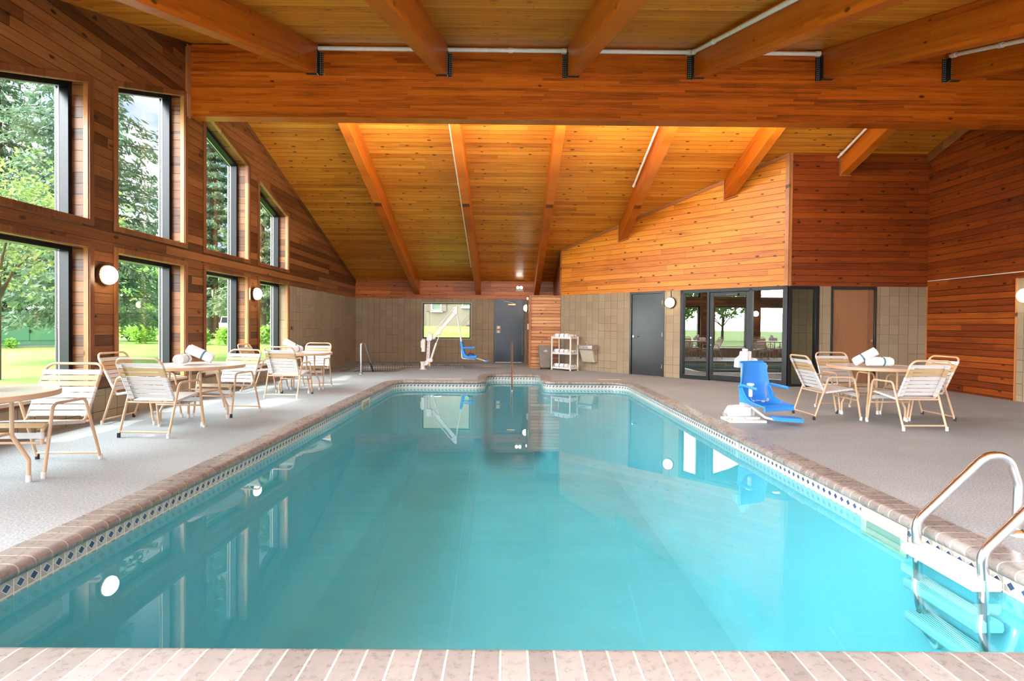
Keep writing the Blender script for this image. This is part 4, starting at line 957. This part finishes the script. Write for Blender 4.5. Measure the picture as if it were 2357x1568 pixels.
mb = MB(); mb.box(tuple(Q_(3.09,.06,-.05)), tuple(Q_(3.185,.30,.06))); mb.box(tuple(Q_(3.16,.07,.11)), tuple(Q_(3.27,.92,.20))); mb.build('mast', M['rusty_white'], l2, bevel=.01)
mb = MB(); mb.prism([Q_(3.05,.70,.05),Q_(3.20,.70,.05),Q_(3.20,.92,.05),Q_(3.13,.92,.05),Q_(3.12,.86,.05),Q_(3.06,.815,.05)], (0,.12,0)); mb.box(tuple(Q_(3.155,.92,.08)), tuple(Q_(3.21,.955,.16))); mb.build('mast_cover', M['white_metal'], l2, bevel=.012)
mb = MB(); mb.box(tuple(Q_(3.24,.70,.10)), tuple(Q_(3.345,.80,.17))); mb.prism([Q_(3.29,.72,.08),Q_(3.47,.67,.08),Q_(3.475,.74,.08),Q_(3.31,.80,.08)], (0,.10,0)); mb.cyl(Q_(3.305,.80,.07),Q_(3.305,.80,.17),.03); mb.build('battery_pack', M['white_metal'], l2, bevel=.01)
mb = MB(); mb.prism([Q_(3.21,.05,.0),Q_(3.27,.05,.0),Q_(3.29,.24,.0),Q_(3.23,.24,.0)], (0,.08,0)); mb.build('lower_strut', M['rusty_white'], l2, bevel=.008)
mb = MB(); mb.tube([Q_(3.18,.205,-.02), Q_(3.43,.21,-.06)], .024, 10); mb.build('seat_tube', M['rusty_white'], l2)
mb = MB(); mb.cyl(Q_(3.395,.195,-.11), Q_(3.395,.195,-.07), .033); mb.build('tube_cap', M['plastic_dark'], l2)
mb = MB(); mb.tube(fillet([Q_(3.19,.20,-.08), Q_(3.33,.075,-.17), Q_(3.43,.055,-.20)], .06, 5), .016, 10); mb.build('footrest_tube', M['white_metal'], l2)
mb = MB(); mb.box((-.17,-.10,.0),(.17,.10,.014)); 
for k in range(6): mb.box((-.165+k*.06,-.098,-.035),(-.150+k*.06,.098,.0))
mb.box((-.17,-.10,-.035),(.17,-.085,.0)); mb.box((-.17,.085,-.035),(.17,.10,.0))
f_ = mb.build('footrest', M['blue'], l2, bevel=.003, loc=tuple(Q_(3.565,.085,-.24))); f_.rotation_euler = (0,R(2),R(-8))
# bucket seat: swept shell, turned a little towards the right
def seat_shell():
    mb = MB(); nu, nv = 15, 18
    cl_ = [(-.02,.575),(-.005,.55),(.0,.42),(.01,.28),(.035,.13),(.085,.045),(.16,.02),(.27,.03),(.39,.045),(.43,.02),(.43,-.025)]   # (forward, up) from the back top to the front lip
    pts = fillet([(0,a_,b_) for a_, b_ in cl_], .05, 3); N2 = len(pts)
    V = []
    for j, p in enumerate(pts):
        s_ = j/(N2-1); up_ = p.z
        if up_ > .3: hw = .20+.03*(.575-up_)/.27
        else: hw = .245
        side = 1.0 if p.y > .02 else max(0,(.42-up_)/.42)
        for i in range(nu):
            u = -1+2*i/(nu-1); x = u*hw
            lift = (abs(u)**6)*.10*max(0, min(1, (.36-p.y)/.25)) * (1 if up_ < .22 else 0) 
            fwd = (abs(u)**4)*.055*(1 if .04 < up_ < .55 else .3)
            V.append(Vector((x, -(p.y+fwd), p.z+lift)))
    th = .022; n_ = len(V); V2 = []
    for j in range(N2):
        a_ = V[min(j+1,N2-1)*nu+nu//2]-V[max(j-1,0)*nu+nu//2]; nr = Vector((0,a_.z,-a_.y)); nr.normalize()
        for i in range(nu): V2.append(V[j*nu+i] + nr*(-th))
    fs = []
    for j in range(N2-1):
        for i in range(nu-1):
            a_, b_, c_, d_ = j*nu+i, j*nu+i+1, (j+1)*nu+i+1, (j+1)*nu+i
            fs.append((a_,b_,c_,d_)); fs.append((n_+d_,n_+c_,n_+b_,n_+a_))
    for j in range(N2-1):
        for i in (0,nu-1):
            a_, d_ = j*nu+i, (j+1)*nu+i; fs.append((a_,d_,n_+d_,n_+a_) if i == 0 else (d_,a_,n_+a_,n_+d_))
    for i in range(nu-1):
        fs.append((i+1,i,n_+i,n_+i+1)); q = (N2-1)*nu+i; fs.append((q,q+1,n_+q+1,n_+q))
    return mb.add(V+V2, fs)
SLOC = tuple(Q_(3.21,.225,-.03)); SRZ = R(22)
sh = seat_shell().build('bucket_seat', M['blue'], l2, bevel=.006, loc=SLOC); sh.rotation_euler = (0,0,SRZ)
for sx, nm in ((-1,'armrest'),(1,'armrest')):
    mb = MB(); mb.tube(fillet([(sx*.235,-.02,.25),(sx*.255,-.09,.27),(sx*.265,-.34,.245)], .03, 4), .019, 10); o = mb.build(nm, M['blue'], l2, loc=SLOC); o.rotation_euler = (0,0,SRZ)
for sx in (-1,1):
    mb = MB(); mb.prism([(sx*.232,-.02,.04),(sx*.232,-.26,.05),(sx*.238,-.15,.12),(sx*.240,-.06,.26),(sx*.232,.0,.28)], (-sx*.02,0,0)); o = mb.build('side_wing', M['blue'], l2, bevel=.006, loc=SLOC); o.rotation_euler = (0,0,SRZ)
mb = MB(); mb.box((-.238,-.21,.135),(-.20,-.175,.30)); mb.box((-.245,-.22,.275),(-.185,-.15,.305)); o = mb.build('hand_control', M['white_metal'], l2, bevel=.008, loc=SLOC); o.rotation_euler = (0,0,SRZ)
mb = MB(); pts = []
path = fillet([(-.215,-.19,.13),(-.20,-.20,.085),(-.05,-.24,.075),(.08,-.20,.078),(.15,-.09,.15),(.195,-.05,.31)], .08, 10)
tot = len(path); turns = 26
for i in range(420):
    s_ = i/419; q = s_*(tot-1); k = min(int(q), tot-2); p = path[k].lerp(path[k+1], q-k); tg = (path[k+1]-path[k]).normalized()
    n1 = tg.cross(Vector((0,0,1))).normalized(); n2 = tg.cross(n1); rr = .010*min(1, max(0, (s_-.12)*8)); a_ = s_*turns*2*PI
    pts.append(p + (n1*math.cos(a_)+n2*math.sin(a_))*rr)
mb.tube(pts, .0028, 5); o = mb.build('coiled_cord', plain('beige_cord', (.50,.42,.36), .5), l2, loc=SLOC); o.rotation_euler = (0,0,SRZ)

# ------------------------------------------------------------------ outside
def leafmat(name, cols, sc=1.2, trans=.25):
    t = NT(name); nz = t.noise(t.pos(), sc, 3, .6); n2 = t.noise(t.pos(), 9, 2)
    f = t.m_('ADD', t.m_('MULTIPLY', nz, .6), t.m_('MULTIPLY', n2, .4))
    c = t.ramp(f, [(.34 + .32*i/(len(cols)-1), k) for i, k in enumerate(cols)])
    t.fin(c, .6, 0, .25); tr = t.n('ShaderNodeBsdfTranslucent'); t.put(tr.inputs['Color'], c)
    mx = t.n('ShaderNodeMixShader'); mx.inputs[0].default_value = trans; t.t.links.new(t.b.outputs[0], mx.inputs[1]); t.t.links.new(tr.outputs[0], mx.inputs[2]); t.t.links.new(mx.outputs[0], t.out.inputs['Surface'])
    return t.m
M['needles'] = leafmat('blue_green_needles', [(.06,.115,.075), (.12,.20,.12), (.21,.31,.18)])
M['needles2'] = leafmat('grey_green_needles', [(.07,.11,.06), (.14,.20,.10), (.25,.31,.16)])
M['leaf'] = leafmat('fresh_leaves', [(.07,.16,.04), (.15,.30,.07), (.30,.45,.12)], 2.0, .35)
M['leaf_red'] = leafmat('leaves_with_orange_tips', [(.07,.15,.045), (.14,.24,.07), (.27,.33,.11), (.45,.26,.11)], 3.0, .35)
M['bushleaf'] = leafmat('lime_shrub_leaves', [(.10,.24,.03), (.24,.46,.06), (.42,.66,.12)], 3.0, .35)
M['bark'] = plain('bark', (.10,.075,.055), .9, 0, .2, .3, 5)
M['grass'] = None
t = NT('mown_grass'); p = t.pos(); f = t.m_('ADD', t.m_('MULTIPLY', t.noise(p, .35, 4, .6), .7), t.m_('MULTIPLY', t.noise(p, 14, 3, .7), .3))
M['grass'] = t.fin(t.ramp(f, [(.3, (.075,.160,.020)), (.5, (.115,.212,.032)), (.7, (.155,.252,.050))]), .85, 0, .15)

def cards(rng, centers, size, spread, droop, outward=None, k=3, aspect=.42):
    """leafy sprays: k crossed blades at each centre"""
    C_ = np.repeat(np.asarray(centers, float), k, 0); n = len(C_)
    d = rng.normal(size=(n,3)); d[:,2] = d[:,2]*.5 - droop
    if outward is not None: d += np.repeat(outward, k, 0)*1.2
    d /= np.linalg.norm(d, axis=1, keepdims=True)
    w = np.cross(d, rng.normal(size=(n,3))); w /= np.linalg.norm(w, axis=1, keepdims=True)
    s = size*(.6+.8*rng.random((n,1))); C_ = C_ + rng.normal(size=(n,3))*spread
    a = C_ - d*s*.5; b = C_ + d*s*.5
    V = np.stack([a, C_+w*s*aspect*.5, b, C_-w*s*aspect*.5], 1).reshape(-1,3)
    F = np.arange(4*n).reshape(-1,4)
    return V, F
def card_obj(name, V, F, mat, parent):
    me = bpy.data.meshes.new(name); me.vertices.add(len(V)); me.vertices.foreach_set('co', V.ravel()); nf = len(F)
    me.loops.add(nf*4); me.loops.foreach_set('vertex_index', F.ravel()); me.polygons.add(nf); me.polygons.foreach_set('loop_start', np.arange(nf)*4); me.polygons.foreach_set('loop_total', np.full(nf,4))
    me.update(); me.validate(); me.materials.append(mat); o = bpy.data.objects.new(name, me); COL.objects.link(o); o.parent = parent; return o
def spruce(x, y, H, Rm, z0, label, seed, mat='needles', dens=1.0, size=.34):
    rng = np.random.default_rng(seed); root = thing('spruce_tree', label, 'tree', (x,y,-.02), 0, 'conifers beyond the left windows')
    mb = MB(); mb.tube([(0,0,0),(0,0,H*.5),(0,0,H*.97)], [.02*H*.9+.05,.012*H,.02], 10)
    cen = []; outw = []; h = z0
    while h < H*.97:
        f = 1-(h-z0)/(H-z0); rr = Rm*(f**.75)*(.75+.4*rng.random()); nb = int(5+3*f)
        a0 = rng.random()*6.28
        for b in range(nb):
            a = a0 + b*6.283/nb + rng.normal()*.2; dv = np.array([math.cos(a), math.sin(a)]); L = rr*(.7+.45*rng.random())
            bend = .16+.2*rng.random(); ps = []
            m = max(3, int(L/.30*dens))
            for i in range(m+1):
                s = i/m; z = h + L*(.12*s - bend*s*s*1.2 + .10*s**4); ps.append((dv[0]*L*s, dv[1]*L*s, z))
            if L > .6: mb.tube([ps[0], ps[m//2], ps[-1]], [.035,.02,.006], 5, caps=False)
            for i in range(1, m+1):
                s = i/m; q = np.array(ps[i]); side = np.array([-dv[1], dv[0], 0]); wd = L*.30*(1-s*.75)
                for sd in (-1,0,1):
                    if rng.random() < .9:
                        c = q + side*sd*wd*(.5+.5*rng.random()); c[2] -= abs(sd)*.10+.09*rng.random(); cen.append(c); outw.append([dv[0]*.6+side[0]*sd*.5, dv[1]*.6+side[1]*sd*.5, -.25])
        h += .50*(1 + .4*rng.random())/max(dens,.5)**.5*(H/14)**.35
    mb.build('trunk', M['bark'], root)
    V, F = cards(rng, cen, size, .09, .55, np.array(outw), 8, .30); card_obj('foliage', V, F, M[mat], root)
    return root
def round_tree(name, x, y, H, Rm, z0, label, seed, mat='leaf', n=900, size=.35, group=None, flat_=1.0, trunk=True, cat='tree', k=5, zb=-.02):
    rng = np.random.default_rng(seed); root = thing(name, label, cat, (x,y,zb), 0, group)
    cen = []; cz = (H+z0)/2; hz = (H-z0)/2
    lob = [(rng.normal(size=3)*np.array([.5,.5,.45])) for _ in range(12)]
    while len(cen) < n:
        l = lob[rng.integers(len(lob))]; d = rng.normal(size=3); d /= np.linalg.norm(d); r_ = .55*(rng.random()**.25)
        q = l*.75 + d*r_
        if np.linalg.norm(q) < 1.15: cen.append((q[0]*Rm, q[1]*Rm, cz+q[2]*hz))
    mb = MB()
    if trunk:
        mb.tube([(0,0,0),(.05,0,max(z0,.1)+.2),(0,0,cz)], [.06+.012*H,.05+.008*H,.03], 8)
    for i in range(7):
        c = cen[rng.integers(n)]; mb.tube([(0,0,max(z0*.8,.02)),(c[0]*.5,c[1]*.5,(c[2]+z0)*.5),c], [.03+.004*H,.02+.002*H,.008], 5, caps=False)
    mb.build('trunk' if trunk else 'stems', M['bark'], root)
    V, F = cards(rng, cen, size, size*.5, .15, None, k, .5); card_obj('foliage', V, F, M[mat], root)
    return root
spruce(-13.6, 17.0, 15, 3.3, 1.5, 'tall spruce just outside, its branches filling the second window bay', 3, 'needles', 1.35, .23)
spruce(-33.0, 34.6, 22, 5.0, 2.0, 'tall spruce behind the green cabinet, beyond the nearest window', 5, 'needles', .9, .34)
spruce(-24.5, 44.0, 27, 4.6, 3.0, 'tall spruce seen through the third window bay, bare trunk below', 8, 'needles', .8, .42)
spruce(-16.2, 35.0, 14, 3.6, 2.2, 'spruce seen through the farthest window bay', 11, 'needles2', .8, .34)
round_tree('crabapple_tree', -10.9, 11.3, 5.2, 2.3, 1.9, 'small leafy tree with orange tipped leaves close outside the nearest window', 21, 'leaf_red', 1300, .105, None, k=4)
TG_ = 'broadleaf trees far behind the lawn'
for i, (x, y, H, Rm, lb) in enumerate(((-76,58,11,6,'far broadleaf tree behind the green cabinet at the left edge'), (-58,64,10,5,'far broadleaf tree behind the green cabinet, right of its doors'), (-56,80,12,5,'far broadleaf tree behind the dark parked car'), (-45,71,9,4,'far broadleaf tree behind the big dark bush'),
     (-53,114,13,6,'far broadleaf tree behind the two small parked vehicles'), (-34,86,9,5,'far broadleaf tree beside the pale far building'), (-32,68,8,4,'broadleaf tree at the far edge of the farthest window'), (-66,122,16,8,'tallest far broadleaf tree, between the spruces'))):
    round_tree('broadleaf_tree', x, y, H, Rm, 1.6, lb, 40+i, 'leaf', 420, 1.05, TG_, k=4)
round_tree('broadleaf_bush', -25.6, 36.0, 2.9, 1.9, .05, 'big dark bush behind the lime shrub in the second window', 60, 'leaf', 800, .26, None, trunk=False, cat='bush')
SHG = 'rounded lime green shrubs on the lawn'
for i, (x, y, w_, lb) in enumerate(((-22.1,32.0,.85,'rounded lime shrub in the middle of the second lower window'), (-24.3,32.2,.8,'lime shrub at the near edge of the second lower window'), (-20.35,33.0,.7,'lime shrub at the far edge of the second lower window'), (-17.9,31.0,.6,'lime shrub at the near edge of the third lower window'), (-16.1,30.4,.8,'rounded lime shrub in the third lower window'), (-15.1,32.9,.75,'lime shrub in the last lower window'))):
    round_tree('shrub', x, y, 1.12, w_, .10, lb, 70+i, 'bushleaf', 420, .15, SHG, trunk=False, cat='shrub')
for i, (x, y) in enumerate(((-24.7,23.1),(-23.3,24.9),(-22.1,26.5))):
    round_tree('weed', x, y, .42, .25, .0, ['tuft of weeds at the foot of the green cabinet, leftmost', 'tuft of weeds at the foot of the green cabinet, under its doors', 'tuft of weeds at the foot of the green cabinet, right end'][i], 90+i, 'bushleaf', 60, .12, 'weeds at the green cabinet', trunk=False, cat='weeds')
for i, (x, y, H, Rm) in enumerate(((-27,3.5,5.6,2.8),(-30,9.5,6.4,3.2),(-34,-3.5,6.5,3.2),(-36,15.5,6.5,3.0))):
    round_tree('broadleaf_tree', x, y, H, Rm, 1.7, 'lawn tree seen as a reflection in the glazed entrance, %s' % ['just over the chairs','right of the chairs','farthest to the side','partly hidden by a pier'][i], 110+i, 'leaf', 500, .42, 'lawn trees mirrored in the entrance glass', k=4)
# ground
gm = MB(); gm.box((-260,-80,-2.6),(XL-.5,320,0)); tag(gm.build('ground', M['grass'], smooth=False), kind='structure')
gm = MB(); gm.add([(XL-.5,18.1,.2),(14,18.1,.2),(14,30,1.2),(XL-.5,30,1.2),(14,60,1.3),(XL-.5,60,1.3),(XL-.5,18.1,-.5),(14,18.1,-.5),(XL-.5,60,-.5)], [(0,1,2,3),(3,2,4,5),(0,3,5,8,6),(0,6,7,1)]); tag(gm.build('ground_bank', M['grass'], smooth=False), kind='structure')
M['asphalt'] = plain('street_asphalt', (.33,.33,.33), .8)
gm = MB(); gm.prism([(-120,66,0),(-20,82,0),(-20,92,0),(-120,76,0)], (0,0,.03)); tag(gm.build('street', M['asphalt'], smooth=False), kind='structure')
# green cabinet
gb = thing('utility_cabinet', 'big green metal utility cabinet on a concrete pad on the lawn', 'utility cabinet', (-24.2,25.9,0), R(52))
MB().box((-4.2,-.9,.0),(2.2,1.1,.10)).build('concrete_pad', M['cream'], gb)
mb = MB(); mb.box((-4.0,-.7,.10),(2.05,.9,1.36)); mb.prism([(-4.05,-.75,1.36),(-4.05,.95,1.36),(-4.05,.1,1.42)], (6.15,0,0)); mb.build('housing', M['green_box'], gb, bevel=.02)
for x0, x1 in ((-1.05,.60),(.62,2.0)): MB().box((x0,-.735,.34),(x1,-.7,1.28)).build('door', M['green_box'], gb, bevel=.01)
MB().box((.58,-.79,.72),(.66,-.735,.86)).build('padlock', M['lock'], gb)
MB().box((-1.0,-.74,1.20),(-.95,-.735,1.27)).build('sticker', plain('orange_sticker', (.75,.25,.05), .5), gb)
# cars
def car(x, y, rz, label, col, L=4.6, Hc=1.55, suv=False):
    c = thing('car', label, 'car', (x,y,.03), rz, 'cars parked along the far street')
    body = plain('car_paint', col, .25, .3)
    h1 = Hc*.56; prof = [(-L/2,.28),(-L/2,h1*.95),(-L/2+.15,h1),(-L*.30 if not suv else -L*.44,h1+.03),(-L*.17 if not suv else -L*.40,Hc),(L*.12,Hc),(L*.24,h1+.05),(L/2-.1,h1*.86),(L/2,h1*.6),(L/2,.28)]
    MB().prism([(a_,-.85,b_) for a_, b_ in prof], (0,1.7,0)).build('body', body, c, bevel=.06)
    g = MB()
    for yy in (-.862,.842): g.prism([((-L*.27 if not suv else -L*.40),yy,h1+.06),((-L*.16 if not suv else -L*.37),yy,Hc-.09),(L*.11,yy,Hc-.09),(L*.20,yy,h1+.06)], (0,.02,0))
    g.build('window_glass', M['plastic_dark'], c)
    for xx in (-L*.31,L*.31):
        for yy in (-.87,.69): MB().cyl((xx,yy,.32),(xx,yy+.18,.32),.32,seg=20).build('wheel', M['cap_black'], c)
    return c
car(-49.4,69.0,R(10),'dark grey car parked behind the lime shrub in the second window',(.07,.08,.10),4.8,1.75,True)
car(-47.6,81.5,R(9),'dark blue car seen through the third window, left of the trunk',(.03,.05,.09))
car(-42.6,83.5,R(9),'white delivery van seen through the third window, right of the trunk',(.75,.78,.82),4.9,2.3,True)
# far houses
def house(x, y, w_, d_, h, label, wallc, roofc, rz=0, wins=3):
    hs = thing('house', label, 'house', (x,y,0), rz, 'low buildings across the street')
    MB().box((-w_/2,-d_/2,0),(w_/2,d_/2,h)).build('walls', plain('house_wall', wallc, .8), hs)
    MB().prism([(-w_/2-.4,-d_/2-.5,h),(-w_/2-.4,d_/2+.5,h),(-w_/2-.4,0,h+d_*.22)], (w_+.8,0,0)).build('roof', plain('house_roof', roofc, .8), hs)
    for k in range(wins):
        xx = -w_/2 + w_*(k+.5)/wins; f = MB(); ringx(f, xx-.7, xx+.7, 1.0, 2.2, .1, -d_/2-.06, -d_/2+.02); fr_ = f.build('window_frame', M['cap_white'], hs); MB().box((xx-.6,-d_/2-.02,1.1),(xx+.6,-d_/2-.005,2.1)).build('window_glass', M['plastic_dark'], fr_)
house(-73,78,22,9,3.0,'tan house with red roof behind the green cabinet',(.62,.50,.34),(.36,.14,.10),R(12))
house(-62,92,14,8,3.0,'tan house behind the dark car',(.60,.46,.28),(.25,.16,.12),R(12))
house(-41,104,16,10,6.0,'pale two storey building in the farthest window',(.74,.74,.72),(.5,.5,.5),R(8),4)
sg = thing('sign_board', 'small white sign on two posts behind the green cabinet', 'sign', (-51,58,0), R(40))
for x in (-.8,.8): MB().cyl((x,0,0),(x,0,2.3),.05).build('post', M['cap_white'], sg)
MB().box((-1,-.06,2.2),(1,.06,4.1)).build('panel', M['cap_white'], sg)
# brick motel wing beyond the back window
t = NT('buff_brick'); p = t.pos(); br = t.n('ShaderNodeTexBrick'); t.put(br.inputs['Vector'], t.comb(t.dot(p,(1,0,0)), t.dot(p,(0,0,1)))); br.inputs['Scale'].default_value = 1.0
br.inputs['Brick Width'].default_value = .22; br.inputs['Row Height'].default_value = .075; br.inputs['Mortar Size'].default_value = .008
br.inputs['Color1'].default_value = (.16,.128,.085,1); br.inputs['Color2'].default_value = (.14,.11,.07,1); br.inputs['Mortar'].default_value = (.13,.112,.085,1)
M['brick'] = t.fin(br.outputs['Color'], .85)
bw_ = thing('motel_wing', 'buff brick building wing with shuttered window beyond the square back window', 'building', (0,0,0))
MB().box((-9,30,1.0),(9,36,5)).build('brick_wall', M['brick'], bw_, smooth=False)
for x0, x1, z0, z1, sh in ((-4.35,-3.78,2.07,2.50,True),(-2.62,-1.6,2.30,2.75,False)):
    f = MB(); ringx(f, x0, x1, z0, z1, .05, 29.93, 30.02); fr_ = f.build('window_frame', M['cap_white'], bw_); MB().box((x0+.04,29.97,z0+.04),(x1-.04,29.98,z1-.04)).build('window_glass', plain('green_glass', (.10,.16,.10), .2), fr_)
    MB().box((x0-.06,29.90,z0-.09),(x1+.06,30,z0-.03)).build('window_ledge', M['cream'], bw_)
    if sh:
        for q in ((x0-.27,x0-.01),(x1+.01,x1+.27)): MB().box((q[0],29.95,z0-.03),(q[1],30,z1+.05)).build('shutter', plain('brown_shutter', (.13,.09,.065), .6), bw_)
MB().box((-2.4,29.9,1.24),(-1.85,30,1.275)).build('vent_slot', M['plastic_dark'], bw_)

# ------------------------------------------------------------------ light
W = bpy.data.worlds.new('sky'); S.world = W; W.use_nodes = True; nt = W.node_tree; nt.nodes.clear()
class WN(NT):
    def __init__(s): s.t = nt
w = WN(); gen = w.tc('Generated'); out = w.n('ShaderNodeOutputWorld'); bg = w.n('ShaderNodeBackground')
zz = w.dot(gen, (0,0,1))
sky = w.ramp(zz, [(0.0, (.80,.88,1.0)), (.12, (.56,.74,1.0)), (.5, (.30,.52,.95)), (1.0, (.22,.42,.85))])
cl_ = w.noise(w.comb(w.m_('DIVIDE', w.dot(gen,(1,0,0)), w.m_('ADD', zz, .35)), w.m_('DIVIDE', w.dot(gen,(0,1,0)), w.m_('ADD', zz, .35)), 3.1), 3.0, 5, .55)
sky = w.mix(w.step(cl_, .47, .62), sky, (1.05,1.05,1.07))
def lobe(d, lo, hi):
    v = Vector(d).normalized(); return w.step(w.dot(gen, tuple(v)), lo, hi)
SKY, LOBE1, LOBE2 = .82, 16.5, 1.5  # lobes: extra sky glow added mostly out of view to light the room
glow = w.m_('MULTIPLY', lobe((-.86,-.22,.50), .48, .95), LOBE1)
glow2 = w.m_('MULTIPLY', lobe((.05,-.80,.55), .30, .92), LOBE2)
tot = w.n('ShaderNodeVectorMath', operation='SCALE'); w.put(tot.inputs[0], sky); tot.inputs['Scale'].default_value = SKY
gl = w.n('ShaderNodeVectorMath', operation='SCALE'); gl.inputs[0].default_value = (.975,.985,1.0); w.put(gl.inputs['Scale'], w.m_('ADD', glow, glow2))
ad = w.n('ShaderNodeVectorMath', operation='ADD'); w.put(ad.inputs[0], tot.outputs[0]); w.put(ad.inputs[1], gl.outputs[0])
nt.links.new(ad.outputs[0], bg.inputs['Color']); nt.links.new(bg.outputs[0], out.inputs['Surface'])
sl = bpy.data.lights.new('sun', 'SUN'); sl.energy = 3.4; sl.angle = R(1.2); sl.color = (1,.96,.88)
so = bpy.data.objects.new('sun', sl); COL.objects.link(so); so.rotation_euler = Vector((-.42,-.16,.90)).to_track_quat('Z','Y').to_euler()

# ------------------------------------------------------------------ camera
f_px, ppx, ppy, pitch, roll, yaw = 1222.65, 1177.33, 767.76, .0137, .0084, .0058
fw = Vector((math.sin(yaw)*math.cos(pitch), math.cos(yaw)*math.cos(pitch), -math.sin(pitch)))
rt = Vector((math.cos(yaw), -math.sin(yaw), 0)); up = rt.cross(fw)
xc = rt*math.cos(roll) + up*math.sin(roll); yc = up*math.cos(roll) - rt*math.sin(roll)
cam = bpy.data.cameras.new('camera'); co = bpy.data.objects.new('camera', cam); COL.objects.link(co)
co.matrix_world = Matrix(((xc.x,yc.x,-fw.x,0),(xc.y,yc.y,-fw.y,0),(xc.z,yc.z,-fw.z,1.23),(0,0,0,1)))
cam.sensor_fit = 'HORIZONTAL'; cam.sensor_width = 36; cam.lens = f_px/2357*36
cam.shift_x = (1178.5-ppx)/2357; cam.shift_y = (ppy-784)/2357
cam.clip_end = 1000; cam.clip_start = .05
S.camera = co
vs_ = S.view_settings; vs_.view_transform = 'Standard'; vs_.look = 'None'; vs_.exposure = 0.65; vs_.gamma = 1; vs_.use_curve_mapping = False
c = S.cycles; c.max_bounces = 10; c.diffuse_bounces = 5; c.glossy_bounces = 4; c.transparent_max_bounces = 12; c.transmission_bounces = 4; c.sample_clamp_indirect = 6; c.caustics_reflective = False; c.caustics_refractive = False
